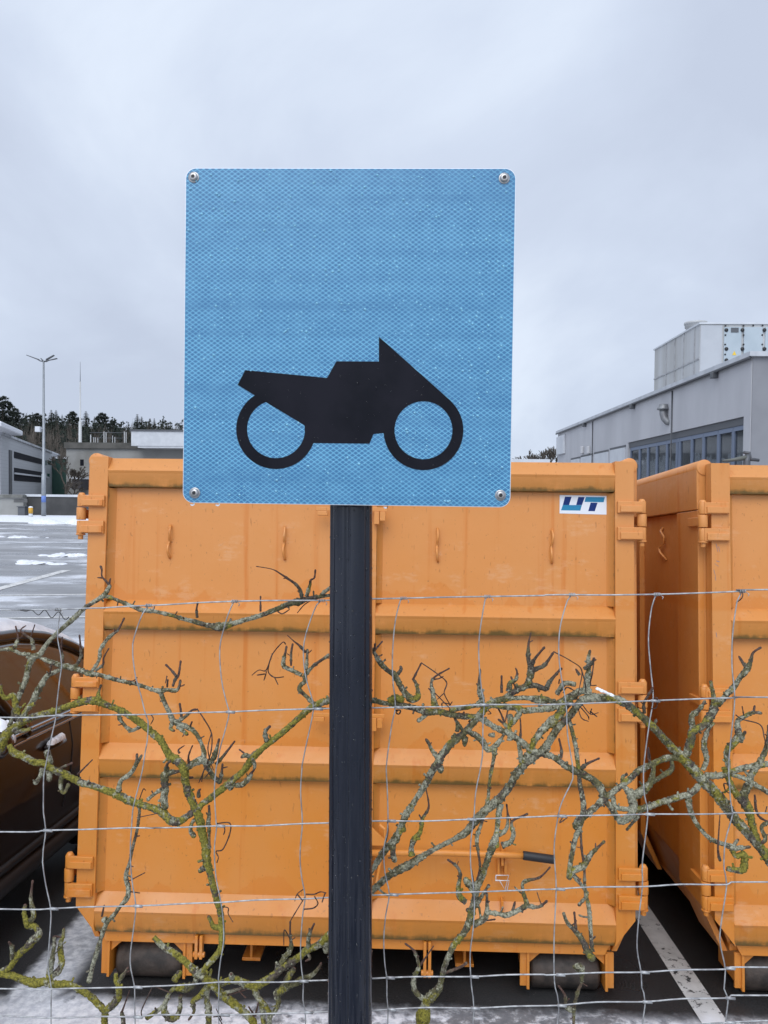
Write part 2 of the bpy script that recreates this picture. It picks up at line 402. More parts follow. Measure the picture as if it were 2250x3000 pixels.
# bay lines either side of the container
pa, pb = ung(1894, 2642), ung(1868, 2610)
xa = ung(1872, 2700); xb = ung(1934, 2700); xc = ung(2048, 2994); xd = ung(2125, 2994)
stripe(0.5*(xa.x+xc.x), 0.5*(xb.x+xd.x), 2.0, 5.4)
sl = ung(250, 2714).x
for a, b, wd in (((-60, 1746), (270, 1742), 0.16), ((-60, 1813), (270, 1808), 0.13), ((-60, 1741), (196, 1671), 0.28)):
    A_, B_ = ung(*a), ung(*b); d_ = (B_-A_); d_.z = 0; nrm = Vector((-d_.y, d_.x, 0)).normalized()*wd*0.5
    flat_strip('painted_line', [A_-nrm, B_-nrm, B_+nrm, A_+nrm], 0.008)

# ------------------------------------------------------------------ roll-off containers
def zl(y, x): return un(x, y, D).z
def za(yl, yr, xl_=300, xr_=1820): return 0.5*(zl(yl, xl_)+zl(yr, xr_))
ZT = za(1332, 1357); ZB = za(2735, 2771)
RIBS = [(ZT, za(1375, 1395), za(1423, 1442)), (za(1755, 1778), za(1788, 1817), za(1844, 1868)),
        (za(2179, 2211), za(2222, 2256), za(2283, 2307)), (za(2623, 2657), za(2674, 2705), ZB)]
ZCH = za(2656, 2697)                      # where the lower corner cut begins
OR = MT['orange']
def fx(px, py, Y=D): return un(px, py, Y).x-XL
def rib_profile(zt, zm, zb, y_in=0.047, y_out=-0.004):
    return [(y_in, zt), (y_out, zm), (y_out+0.004, zm-0.012), (y_out+0.014, zb), (y_in, zb-0.004)]
def add_rib(m, x0, x1, zt, zm, zb):
    p = rib_profile(zt, zm, zb); n = len(p)
    # split lengthwise so that the grime attribute can follow the lower face
    vs = [(x0, a, b) for a, b in p]+[(x1, a, b) for a, b in p]
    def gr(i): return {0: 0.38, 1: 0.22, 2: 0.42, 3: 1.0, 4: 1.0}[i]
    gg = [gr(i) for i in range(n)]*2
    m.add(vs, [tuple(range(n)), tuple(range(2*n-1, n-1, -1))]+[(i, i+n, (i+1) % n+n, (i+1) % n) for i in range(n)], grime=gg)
def door(m, x0, x1, outer):               # outer: -1 left leaf (outer stile at x0), +1 right leaf
    so_, si = 0.083, 0.078
    cut = 0.088
    a0, a1 = (x0, x0+so_) if outer < 0 else (x1-so_, x1)
    b0, b1 = (x1-si, x1) if outer < 0 else (x0, x0+si)
    if outer < 0: poly = [(a0, ZT), (a0, ZCH), (a0+cut, ZB), (a1+0.006, ZB), (a1, ZB+0.02), (a1, ZT)]
    else: poly = [(a1, ZT), (a1, ZCH), (a1-cut, ZB), (a0-0.006, ZB), (a0, ZB+0.02), (a0, ZT)]
    m.prism(poly, 'y', 0, 0.062, grime=0.1)
    m.box(b0, b1, 0.006, 0.062, ZB, ZT-0.003, grime=0.1)
    p0, p1 = (a1, b0) if outer < 0 else (b1, a0)
    m.box(p0-0.002, p1+0.002, 0.045, 0.056, ZB+0.003, ZT-0.006)
    for zt, zm, zb in RIBS: add_rib(m, p0, p1, zt-0.002, zm, zb)
    # folded reveal strips along the stiles
    for xx, sgn in ((p0, 1), (p1, -1)):
        for k in range(3):
            z1_, z0_ = RIBS[k][2]-0.006, RIBS[k+1][0]-0.001
            m.prism([(xx, 0.012), (xx+sgn*0.028, 0.0449), (xx, 0.0449)], 'z', z0_, z1_, grime=[0.9, 0.1, 0.6]*2)
    return p0, p1
def hinge(cx, z0, z1, side, door_edge):   # side -1: left.  pin outside the leaf, plates reaching in
    m = MB(); px = door_edge+side*0.036; r = 0.0185; h = z1-z0; nub = 0.13*h
    zt0 = z1; zt1 = z1-0.30*h; zb1 = z0+nub; zb0 = z0+nub+0.27*h
    yc = 0.012
    for a, b in ((zt1, zt0-0.012), (zb1, zb0)):
        xi = door_edge-side*0.075; xo = px
        lo, hi = min(xi, xo), max(xi, xo)
        m.box(lo, hi, -0.016, -0.0015, a, b)
        m.box(lo+0.01, hi-0.004, -0.024, -0.0155, a+0.004, a+(b-a)*0.62)
        m.cyl((px, yc-0.006, a), (px, yc-0.006, b), r, n=18)
    m.cyl((px, yc-0.006, zt0-0.012), (px, yc-0.006, zt0), r*0.95, r*0.55, n=18)
    m.cyl((px, yc-0.006, zb0+0.004), (px, yc-0.006, zt1-0.004), r*1.13, n=18)
    lo, hi = sorted((px, px+side*0.002)); m.box(px-0.012, px+0.012, 0.02, 0.16, zb0+0.012, zt1-0.012)
    m.cyl((px, yc-0.006, z0), (px, yc-0.006, zb1), r*0.62, n=12); m.cyl((px, yc-0.006, zb1-0.008), (px, yc-0.006, zb1-0.0005), r*1.12, n=16)
    return m
def hook(x, z, k):
    m = MB(); pts = []; L = 0.150
    for i in range(15):
        t = i/14.0
        pts.append((x+0.0035*math.sin(t*math.pi*2+0.4)+0.004*t*(k % 2), 0.044-0.004-0.022*abs(math.sin(t*math.pi*2.0)), z-L*t))
    m.tube(pts, [0.0058]*15, 8); return m
def container(label, with_sticker):
    LOC = Vector((0, D, 0))
    root = thing('waste_container', label, 'container', LOC, 'orange roll-off waste containers by the fence')
    body = MB(); L = 5.6
    zb_ = ZT-0.205
    for s in (-1, 1):                     # side walls
        def X(a): return a if s < 0 else W-a
        def bx(a, b, *r, **k):
            x0, x1 = sorted((X(a), X(b))); body.box(x0, x1, *r, **k)
        bx(-0.036, 0.034, 0.075, L, zb_, ZT-0.012, grime=0.25)
        cxr = X(-0.001); body.tube([(cxr, 0.07, ZT-0.012), (cxr, L+0.003, ZT-0.012)], [0.0365]*2, 20, grime=0.0)
        bx(-0.006, 0.03, 0.075, L-0.01, 0.47, zb_-0.002)
        for i, y in enumerate([0.075]+[0.95+0.8*k for k in range(6)]):
            wd = 0.27
            bx(-0.033, -0.004, y, y+wd, 0.40, zb_-0.003, grime=0.12)
            body.prism([(X(-0.033), 0.40), (X(0.06), 0.20), (X(0.085), 0.20), (X(-0.004), 0.40)][::(1 if s < 0 else -1)], 'y', y, y+wd)
        body.prism([(X(-0.006), 0.47), (X(0.10), 0.205), (X(0.13), 0.205), (X(0.03), 0.47)][::(1 if s < 0 else -1)], 'y', 0.08, L-0.015)
    body.box(0.03, W-0.03, L-0.05, L-0.004, 0.22, ZT-0.02)
    body.box(0.09, W-0.09, 0.07, L-0.02, 0.205, 0.235)
    bo = body.build('body', OR, root, bevel=0.003)
    # understructure
    fr = MB()
    zlip = ZB-0.052
    fr.prism([(0.10, ZB-0.004), (0.125, zlip), (W-0.125, zlip), (W-0.10, ZB-0.004)], 'y', 0.03, 0.05)
    for xx in (fx(716, 2780), fx(1370, 2800)):
        fr.box(xx-0.006, xx+0.006, 0.16, L-0.2, 0.085, 0.204)
        fr.box(xx-0.042, xx+0.042, 0.16, L-0.2, 0.07, 0.0845)
    fr.build('underframe', OR, root, bevel=0.002)
    for k, (xa_, xb_) in enumerate(((fx(319, 2800), fx(520, 2800)), (fx(1564, 2830), fx(1772, 2830)))):
        o_, i_ = (xa_, xb_) if k == 0 else (xb_, xa_); sg = -1 if k == 0 else 1
        for e_, s2 in ((o_, sg), (i_, -sg)):
            br = MB(); zr = zlip+0.001
            br.box(min(e_+s2*0.012, e_+s2*0.024), max(e_+s2*0.012, e_+s2*0.024), 0.04, 0.30, 0.045, zr)
            p = [(e_+s2*0.012, zr), (e_-s2*0.05, zr), (e_+s2*0.012, zr-0.055)]
            br.prism(p if s2 > 0 else p[::-1], 'y', 0.055, 0.066)
            br.box(min(e_+s2*0.022, e_+s2*0.052), max(e_+s2*0.022, e_+s2*0.052), 0.05, 0.062, 0.055, zr)
            br.build('roller_bracket', OR, root, bevel=0.002)
        ro = MB(); ys_ = 0.16; rr = 0.088
        pts = [(xa_, ys_, rr), (xa_+0.012, ys_, rr), (xb_-0.012, ys_, rr), (xb_, ys_, rr)]
        ro.tube(pts, [rr-0.012, rr, rr, rr-0.012], 28); ro.build('roller', MT['steel_roller'], root)
    for xx, dz in ((fx(581, 2770), 0), (fx(1252, 2800), -0.05)):
        lg = MB()
        lg.box(xx-0.017, xx-0.004, 0.0, 0.028, ZB-0.105+dz, ZB-0.006); lg.box(xx+0.004, xx+0.017, 0.0, 0.028, ZB-0.105+dz, ZB-0.006)
        lg.cyl((xx-0.026, 0.014, ZB-0.09+dz), (xx+0.026, 0.014, ZB-0.09+dz), 0.012, n=12)
        lg.build('lock_lug', OR, root, bevel=0.002)
    # doors
    mid = W*0.5
    hk = ((fx(490, 1580), fx(828, 1580)), (fx(1281, 1590), fx(1621, 1595)))
    for k in range(2):
        m = MB(); door(m, 0 if k == 0 else mid+0.004, mid-0.004 if k == 0 else W, -1 if k == 0 else 1)
        d_ = m.build('door', OR, root, bevel=0.0025)
        for j, hx in enumerate(hk[k]):
            hook(hx, za(1537, 1552, 490, 1621), j+k).build('tie_hook', OR, d_)
        if k == 1:
            b = MB()                       # latch chain bracket with wire clip on the right leaf
            x0 = fx(1472, 2540); z0 = zl(2565, 1472)
            for dx in (-0.015, 0.015): b.box(x0+dx-0.005, x0+dx+0.005, 0.012, 0.046, z0-0.005, z0+0.075)
            b.box(x0-0.022, x0+0.022, 0.03, 0.046, z0+0.06, z0+0.085)
            b.box(x0-0.006, x0+0.004, -0.012, 0.03, z0+0.045, z0+0.13)
            bb = b.build('latch_bracket', OR, d_, bevel=0.001); b = MB()
            b.box(x0-0.004, x0+0.006, 0.0, 0.046, z0-0.16, z0-0.11); b.build('stop_lug', OR, d_, bevel=0.001)
            c = MB()
            tri_ = [(x0-0.028, 0.005, z0-0.002), (x0+0.028, 0.005, z0), (x0+0.012, 0.003, z0-0.062), (x0-0.012, 0.003, z0-0.022), (x0-0.028, 0.005, z0-0.022), (x0-0.028, 0.005, z0-0.002)]
            c.tube(tri_, [0.0028]*6, 6, smooth=False)
            c.tube([(x0-0.03, 0.004, z0-0.024), (x0+0.03, 0.004, z0-0.022), (x0+0.02, 0.004, z0-0.066)], [0.0026]*3, 6, smooth=False)
            c.build('wire_clip', MT['zinc_clip'], bb)
    for side, edge, rows in ((-1, 0.0, ((1443, 1580, 240), (1975, 2100, 240), (2498, 2643, 215))), (1, W, ((1462, 1601, 1880), (1990, 2133, 1890), (2534, 2683, 1895)))):
        for yt, yb, px in rows:
            hinge(0, un(px, yb, D).z, un(px, yt, D).z, side, edge).build('hinge', OR, root, bevel=0.002)
    # centre locking gear (mostly behind the sign post)
    c = MB()
    zc_ = zl(1500, 1050)
    c.box(mid-0.012, mid+0.012, -0.022, -0.004, ZB+0.10, ZT-0.10)
    for dz in (0.0, 0.30-ZT+ZB+0.9):
        zz = zc_+dz
        c.box(fx(927, 1500), fx(1135, 1500), -0.028, -0.023, zz+0.002, zz+0.02)
        c.box(fx(932, 1500), fx(962, 1500), -0.03, 0.0, zz-0.018, zz+0.0015)
        c.box(fx(1097, 1500), fx(1112, 1500), -0.03, 0.004, zz-0.055, zz+0.0015); c.box(fx(1114, 1500), fx(1130, 1500), -0.034, 0.004, zz-0.04, zz+0.0015)
    # folded gusset plate beside the seam
    gx = fx(1092, 2440)
    zg0, zg1 = zl(2475, 1100), zl(2405, 1100)
    c.prism([(gx-0.03, zg1), (gx-0.03, zg0), (gx+0.085, zg0)], 'y', -0.012, -0.004)
    c.tube([(gx+0.03, -0.004, zl(2415, 1110)), (gx+0.052, -0.014, zl(2425, 1125)), (gx+0.056, -0.008, zl(2450, 1130)), (gx+0.062, 0.0, zl(2480, 1135))], [0.008]*4, 8)
    for q in (0, 0.022): c.tube([(gx+0.014+q, -0.004, zl(2520, 1100)), (gx-0.006+q, -0.014, zl(2600, 1100))], [0.007, 0.006], 8)
    c.build('lock_bar', OR, root, bevel=0.002)
    lv = MB(); zL0, zL1, zL2 = zl(2495, 1090), zl(2497, 1460), zl(2499, 1530)
    lv.tube([(mid+0.02, -0.018, zL0), (fx(1300, 2495), -0.024, zL1+0.001), (fx(1460, 2497), -0.026, zL1), (fx(1535, 2499), -0.03, zL2)], [0.0135]*4, 14)
    lo = lv.build('locking_lever', OR, root)
    gp = MB(); p0 = Vector((fx(1529, 2498), -0.03, zl(2498, 1529))); p1 = Vector((fx(1620, 2508), -0.036, zl(2509, 1620)))
    gp.tube([p0, p0+(p1-p0)*0.02, p0+(p1-p0)*0.96, p1], [0.017, 0.0185, 0.0185, 0.016], 16); gp.build('grip', MT['black'], lo)
    return root
# UT sticker, drawn as flat printed film on the right leaf
def sticker(root):
    door_r = [o for o in C.objects if o.parent == root and o.name.startswith('door')][1]
    y = 0.0442
    def q(p): return (fx(1600+p[0]*0.1808, 1420+p[1]*0.1808, D+0.045), un(1600+p[0]*0.1808, 1420+p[1]*0.1808, D+0.045).z)
    def poly(m, pts, off):
        pr = [q(p) for p in pts]; m.add([(a, y-off, b) for a, b in pr], [tuple(range(len(pr)))])
    m = MB(); pr = [q(p) for p in ((219, 168), (993, 183), (995, 486), (217, 466))]
    m.prism(pr, 'y', y-0.0004, y+0.0002)
    st = m.build('sticker', mat('white sticker film', (0.72, 0.74, 0.78), 0.35), door_r)
    m = MB()
    nav = mat('navy print', (0.008, 0.030, 0.15), 0.5, 0, 0.2)
    for pl_ in ([(305, 195), (412, 195), (370, 329), (271, 327)], [(520, 200), (625, 200), (579, 329), (486, 329)], [(720, 290), (832, 292), (787, 430), (681, 428)]):
        m = MB(); poly(m, pl_, 0.0008); m.build('letter_stem', nav, st)
    m = MB()
    def stripes(tl, tr, br, bl, n):
        for i in range(n):
            a, b = i/n, (i+0.80)/n
            L_ = lambda p, r_, t: (p[0]+(r_[0]-p[0])*t, p[1]+(r_[1]-p[1])*t)
            poly(m, [L_(tl, bl, a), L_(tr, br, a), L_(tr, br, b), L_(tl, bl, b)], 0.0008)
    stripes((270, 328), (578, 332), (552, 421), (240, 416), 5); stripes((641, 199), (951, 202), (930, 285), (622, 279), 5)
    m.build('cyan_lettering', mat('cyan print', (0.015, 0.19, 0.36), 0.5, 0, 0.2), st)
    m = MB()
    poly(m, [(270, 328), (578, 332), (552, 421), (240, 416)], 0.0006); poly(m, [(641, 199), (951, 202), (930, 285), (622, 279)], 0.0006)
    m.build('stripe_backing', mat('pale cyan print', (0.10, 0.36, 0.52), 0.5, 0, 0.2), st)
c1 = container('orange roll-off container with a UT sticker, behind the sign post', True)
c1.location.x = XL
c2 = copy_tree(c1)

c2['label'] = 'orange roll-off container cut off by the right edge, without sticker'
c2.location = (un(2092, 1500, D).x, D+0.03, 0)
sticker(c1)
for cc in (c1, c2):                        # rope hook welded to the side wall, at the left end of each container
    hk_ = MB(); z0 = zl(1570, 1430)
    hk_.tube([(-0.008, 0.62, z0+.07), (-0.022, 0.62, z0+.05), (-0.03, 0.55, z0+.02), (-0.02, 0.57, z0-.01), (-0.02, 0.66, z0-.035), (-0.03, 0.60, z0-.065), (-0.008, 0.57, z0-.10)], [.006]*7, 8)
    hk_.build('side_hook', OR, cc)

# bare-metal scrapes on the left post of the second container
scr = mat('scraped primer', (0.16, 0.19, 0.26), 0.6)
for (px_, py_, dx_, dy_) in ((2097, 1592, 6, 26), (2104, 1600, 5, 18), (2093, 1650, 12, 10), (2090, 1668, 7, 24), (2098, 1642, 10, 5), (2094, 1690, 3, 12), (2097, 1852, 3, 16)):
    a_, b_ = un(px_, py_, D+0.03)-c2.location, un(px_+dx_, py_+dy_, D+0.03)-c2.location
    wv = 0.0022; m = MB(); m.prism([(a_.x, a_.z), (a_.x+wv*1.5, a_.z-.004), (b_.x+wv*.4, b_.z), (b_.x-wv*.4, b_.z+.003)], 'y', -0.0006, 0.0005); m.build('paint_scrape', scr, c2)
# ------------------------------------------------------------------ the sign on its post
PY = 1.445; PR = 0.0400
px0 = 0.5*(un(966, 1500, PY).x+un(1092, 1500, PY).x); px1 = 0.5*(un(962, 2950, PY).x+un(1089, 2950, PY).x)
PXC = 0.5*(px0+px1)
PR = 0.5*0.5*((un(1092, 1500, PY).x-un(966, 1500, PY).x)+(un(1089, 2950, PY).x-un(962, 2950, PY).x))*0.998
tl, tr = un(540, 490, 1.337), un(1508, 495, 1.337); br_, bl = un(1499, 1485, 1.38), un(539, 1475, 1.38)
ctr = (tl+tr+br_+bl)/4
ex = ((tr-tl)+(br_-bl)).normalized(); ez = ((tl-bl)+(tr-br_)); ez = (ez-ex*ez.dot(ex)).normalized(); ey = ez.cross(ex)
SW = ((tr-tl).length+(br_-bl).length)/2; SH = ((tl-bl).length+(tr-br_).length)/2
sign = thing('parking_sign', 'blue square sign with a black motorcycle silhouette on a dark round post', 'sign', (PXC, PY, 0.45))
post = MB()
zt_ = ctr.z+SH*0.46
# round tube with grooves added to band its reflections; it leans a touch, as in the photograph
zA, zB_ = un(1029, 1500, PY).z, un(1025, 2950, PY).z
def post_x(z): return px1+(px0-px1)*(z-zB_)/(zA-zB_)-PXC
NP = 144
def prof(a):
    r = PR
    for a0, w_, d_ in ((-97, 11, .0030), (-38, 9, .0022), (-152, 9, .0022), (25, 10, .0025), (90, 11, .003), (155, 10, .0025)):
        q = ((a-a0+180) % 360-180)/w_
        if abs(q) < 1: r -= 1.5*d_*(0.5+0.5*math.cos(math.pi*q))**0.8
    return r
vs = []; zs = (-0.1, zt_-0.45)
for z_ in zs:
    for j in range(NP):
        a = 360*j/NP; r = prof(a); vs.append((post_x(z_+0.45)+r*math.cos(R(a)), r*math.sin(R(a)), z_))
post.add(vs, [(j, (j+1) % NP, NP+(j+1) % NP, NP+j) for j in range(NP)], True)
post.add([vs[NP+j] for j in range(NP)], [tuple(range(NP))])
po = post.build('post', MT['navy'], sign)
SM = Matrix((ex, ey, ez)).transposed().to_4x4(); SM.translation = ctr-Vector(sign.location)
def rrect(w_, h_, r, n=8):
    pts = []
    for cx_, cz, a0 in ((w_-r, h_-r, 0), (-w_+r, h_-r, 90), (-w_+r, -h_+r, 180), (w_-r, -h_+r, 270)):
        for i in range(n+1):
            a = R(a0+90*i/n); pts.append((cx_+r*math.cos(a), cz+r*math.sin(a)))
    return pts
def on_panel(m, name, material, parent=None, **k):
    ob = m.build(name, material, parent or sign, **k)
    if parent is None: ob.matrix_local = SM
    return ob
m = MB(); m.prism(rrect(SW/2, SH/2, 0.019), 'y', 0.0, 0.0025)
panel = on_panel(m, 'sign_plate', MT['alu'], bevel=0.0004, seg=1)
m = MB(); m.prism(rrect(SW/2-0.0011, SH/2-0.0011, 0.0182), 'y', -0.0004, 0.0001)
m.build('reflective_sheet', MT['sheeting'], panel)
for z_ in (SH*0.30, -SH*0.30):
    m = MB(); m.box(-SW*0.36, SW*0.36, 0.003, 0.02, z_-0.02, z_+0.02); m.build('mounting_rail', MT['alu'], panel, bevel=0.002)
    m = MB(); m.box(-0.05, 0.05, 0.0203, 0.05+0.02*(z_ > 0), z_-0.018, z_+0.018); m.build('pole_clamp', MT['alu'], panel, bevel=0.002)
def loc(px, py, off=0.0):                  # photograph point -> panel coordinates
    P = unplane(px, py, ctr, ey)-ctr; return (P.dot(ex), P.dot(ez))
def lz(x, y): return loc(520+x*0.6148, 460+y*0.6148)
def arc(cx_, cy_, r, a0, a1, n): return [(cx_+r*math.cos(R(a0+(a1-a0)*i/n)), cy_+r*math.sin(R(a0+(a1-a0)*i/n))) for i in range(n+1)]
FC = (1172, 1302); RC = (470, 1297)
m = MB()
def sheet(pts, off):
    m.prism([lz(*p) for p in pts], 'y', -off, -0.0004)
body = [(323, 1016), (713, 1053), (757, 974), (960, 975), (960, 857), (1302, 1162)]
body += arc(FC[0], FC[1], 150, -48, -184, 28)
body += [(1010, 1313), (934, 1320), (915, 1366), (640, 1363), (607, 1320), (606, 1279), (413, 1163), (360, 1131), (287, 1086)]
sheet(body, 0.0010)
def annulus(c, r0, r1, off):
    for i in range(72):
        a, b = i*5, i*5+5
        p = [lz(c[0]+r*math.cos(R(t)), c[1]+r*math.sin(R(t))) for r, t in ((r1, a), (r1, b), (r0, b), (r0, a))]
        m.add([(q[0], -off, q[1]) for q in p], [(3, 2, 1, 0)])
annulus(FC, 138, 190, 0.0012); annulus(RC, 138, 190, 0.0008)
m.build('motorcycle_symbol', MT['black_film'], panel)
for px, py in ((568, 520), (1477, 523), (571, 1444), (1466, 1451)):
    x_, z_ = loc(px, py); m = MB()
    m.tube([(x_, -0.0004, z_), (x_, -0.0016, z_), (x_, -0.0018, z_)], [0.0098, 0.0098, 0.0082], 24)
    m.tube([(x_, -0.0018, z_), (x_, -0.0042, z_), (x_, -0.0060, z_), (x_, -0.0064, z_), (x_, -0.0064, z_), (x_, -0.0035, z_)], [0.0078, 0.0076, 0.0058, 0.0043, 0.0034, 0.0030], 24)
    sc_ = m.build('screw', MT['screw'], panel)
    k = MB(); k.prism([(x_+0.0036*math.cos(R(60*i)), z_+0.0036*math.sin(R(60*i))) for i in range(6)], 'y', -0.0066, -0.0062)
    k.build('hex_socket', MT['black'], sc_)
rd = random.Random(3)
sym = [lz(*p) for p in body]
def inside(x, z, poly):
    c_ = False
    for (x0, z0), (x1, z1) in zip(poly, poly[1:]+poly[:1]):
        if (z0 > z) != (z1 > z) and x < (x1-x0)*(z-z0)/(z1-z0)+x0: c_ = not c_
    return c_
rings = [(lz(*c_), 190*0.6148*1.36/FPX) for c_ in (FC, RC)]
blue, dark = MB(), MB()
for i in range(900):
    x_, z_ = rd.uniform(-SW/2+0.006, SW/2-0.006), rd.uniform(-SH/2+0.006, SH/2-0.004)
    if rd.random() < 0.25: z_ = abs(z_)
    r = 0.0007+0.0016*rd.random()**2.1
    dk = inside(x_, z_, sym) or any(0.70*rr < math.hypot(x_-c_[0], z_-c_[1]) < rr for c_, rr in rings)
    (dark if dk else blue).dome((x_, -0.0013, z_), (0, -1, 0), r, r*0.75, 7)
tag(blue.build('rain_drops', MT['dew'], panel), kind='stuff')
tag(dark.build('rain_drops', MT['water'], panel), kind='stuff')
for px in (563, 637, 1130):
    x_, _ = loc(px, 1480); m = MB(); m.tube([(x_, 0.001, -SH/2), (x_, 0.001, -SH/2-0.002), (x_, 0.001, -SH/2-0.004), (x_, 0.001, -SH/2-0.0055)], [0.004, 0.0045, 0.0035, 0.001], 10)
    m.build('hanging_drop', MT['water'], panel)
m = MB()
for i in range(650):
    a = rd.uniform(math.pi*1.02, math.pi*1.98); z_ = rd.uniform(0.35, 1.62); r = 0.0007+0.0018*rd.random()**2.3
    n_ = (math.cos(a), math.sin(a), 0); rr_ = prof(math.degrees(a) % 360); m.dome((post_x(z_+0.45)+n_[0]*rr_, n_[1]*rr_, z_), n_, r, r*0.7, 7)
tag(m.build('rain_drops', MT['water'], po), kind='stuff')

# ------------------------------------------------------------------ wire fence
FY = 1.50
ZO = {'A': (0, 1600, .3014), 'B': (0, 2200, .3618), 'C': (450, 1600, .3315), 'D': (450, 2250, .3391), 'E': (1050, 1600, .3617),
      'F': (1050, 2250, .3617), 'G': (1600, 1700, .3918), 'H': (1600, 2250, .3918), 'S': (0, 0, 1.0)}
def zpts(key, s):
    ox, oy, k = ZO[key]; out = []
    for tok in s.split(','):
        n_ = [float(q) for q in tok.split()]
        out.append((ox+n_[0]*k, oy+n_[1]*k)+((n_[2]*k,) if len(n_) > 2 else ()))
    return out
def trace(s):
    out = []
    for seg in s.split(';'):
        key, rest = seg.split(':'); out += zpts(key.strip(), rest)
    return out
def crom(P, step):                         # Catmull-Rom resampling of points that carry extra numbers
    P = [tuple(p) for p in P]; out = []
    for i in range(len(P)-1):
        p0 = P[max(i-1, 0)]; p1 = P[i]; p2 = P[i+1]; p3 = P[min(i+2, len(P)-1)]
        d_ = math.dist(p1[:3], p2[:3]); n_ = max(1, int(d_/step))
        for k in range(n_):
            t = k/n_
            out.append(tuple(0.5*(2*b+(c-a)*t+(2*a-5*b+4*c-e)*t*t+(3*b-a-3*c+e)*t**3) for a, b, c, e in zip(p0, p1, p2, p3)))
    out.append(P[-1]); return out
HW = ["A:0 620,200 620,560 615,800 605,1000 600,1250 585,1440 577,1640 568;C:390 500,710 488,950 482,1220 480,1480 480,1555 478;E:125 427,360 422,720 413,1040 408,1500 400;G:0 110,190 108,440 110,825 105,1150 95,1465 82,1659 70",
 "A:0 1665,400 1655,560 1645,1000 1640,1480 1636;C:300 1473,660 1465,1000 1450,1540 1435;E:125 1310,400 1303,730 1300,1000 1285,1500 1283;G:0 930,170 925,440 915,800 900,1200 885,1430 878,1659 875",
 "B:0 655,370 643,640 637,900 628,1080 622,1250 625;D:0 517,200 515,400 505,560 500,900 500,1300 480,1505 475;F:115 430,250 428,540 430,900 415,1250 402,1500 393;H:0 360,100 358,500 352,760 345,1150 345,1400 340,1659 338",
 "B:0 1280,420 1277,640 1265,1100 1255,1230 1250;D:0 1187,300 1170,600 1160,900 1140,1330 1130,1500 1120;F:115 1030,270 1025,550 1015,900 1005,1200 995,1500 982;H:0 908,90 905,330 890,730 887,1000 870,1350 872,1659 852",
 "B:0 1925,600 1922,1100 1912;D:20 1885,300 1872,560 1850,900 1850,1100 1850,1280 1840,1500 1833;F:115 1705,240 1698,500 1690,920 1690,1200 1675,1500 1672;H:0 1548,90 1545,380 1530,720 1527,1000 1510,1340 1505,1659 1490",
 "B:0 2147,440 2162,800 2150,1100 2153;D:0 2133,600 2133,900 2125,1320 2110,1500 2107;F:115 1965,250 1955,550 1940,930 1945,1250 1930,1500 1926;H:0 1778,100 1775,380 1750,740 1748,1020 1725,1360 1720,1659 1700",
 "S:0 3130,500 3128,1000 3120,1500 3070,2250 2990"]
VW = ["A:590 610,565 780,560 900,590 1060,600 1160,580 1300,550 1560,540 1680,490 1900,455 2080;B:355 200,352 350,352 500,370 640,350 800,345 900,370 1080,410 1270,410 1400,395 1600,390 1760,415 1920,412 2100,415 2400,405 2800,410 3500",
 "A:1440 580,1390 650,1330 800,1290 950,1290 1060,1320 1280,1370 1450,1410 1620,1440 1700,1430 1900,1410 2010;B:1150 170,1100 370,1075 480,1065 620,1055 800,1060 950,1075 1100,1100 1250,1080 1450,1055 1650,1060 1770,1090 1910,1090 2050,1095 2300,1090 2800,1090 3500",
 "C:710 488,660 600,610 770,585 900,590 1080,610 1240,650 1400,670 1465,640 1600,590 1780,555 1950;D:540 0,525 200,540 470,545 510,525 700,540 950,580 1150,600 1300,605 1500,580 1650,560 1820,565 1900,560 2100,570 2400,565 3000,570 3700",
 "C:1480 480,1440 520,1370 700,1330 850,1325 1000,1350 1180,1410 1390,1400 1520,1350 1750,1310 1950;D:1283 0,1270 200,1285 470,1270 650,1265 800,1280 950,1310 1120,1290 1250,1270 1550,1280 1750,1295 1850,1290 2000,1310 2110,1310 2400,1310 3700",
 "E:360 425,340 440,300 600,280 800,275 1000,285 1150,300 1300,270 1450,235 1700;F:225 0,235 200,240 425,235 520,205 650,215 850,250 1020,220 1200,205 1400,215 1600,230 1700,230 1850,240 1955,235 2300,235 3500",
 "E:1040 410,1025 440,990 650,975 800,980 980,1000 1180,1020 1285,1010 1400,1005 1700;F:990 0,950 200,935 410,910 600,910 800,930 950,940 1100,930 1300,905 1500,910 1690,920 1800,935 1945,920 2300,920 3500",
 "G:190 110,160 150,105 350,95 550,115 730,150 930,160 1150,200 1400;H:200 80,120 250,90 360,60 600,75 900,60 1250,60 1545,70 1650,95 1775,75 2100,75 3200",
 "G:825 105,790 200,765 430,780 650,800 880,770 1080,730 1400;H:735 200,760 345,720 700,720 880,690 1150,680 1350,710 1527,715 1640,740 1748,710 2100,710 3200",
 "G:1465 82,1430 150,1395 400,1390 650,1410 880,1380 1200,1365 1400;H:1380 250,1395 340,1340 550,1330 750,1350 870,1310 1150,1300 1300,1340 1505,1330 1650,1360 1720,1330 2100,1330 3200"]
fence = thing('wire_fence', 'galvanised sheep-mesh wire fence running behind the dark post', 'fence', (-1.35, FY, 0.45))
FO = Vector(fence.location)
hw_paths = []
for s in HW:
    p = trace(s); P3 = [tuple(un(x, y, FY)) for x, y in p]
    P3 = [(-1.35, FY, P3[0][2])]+P3+[(1.35, FY, P3[-1][2])]
    pts = crom(P3, 0.02); hw_paths.append(pts)
    MB().tube(pts, [0.00145]*len(pts), 8).build('horizontal_wire', MT['wire'], fence, origin=FO)
def at_x(path, x):
    b_ = min(path, key=lambda q: abs(q[0]-x)); return b_
knots = 0
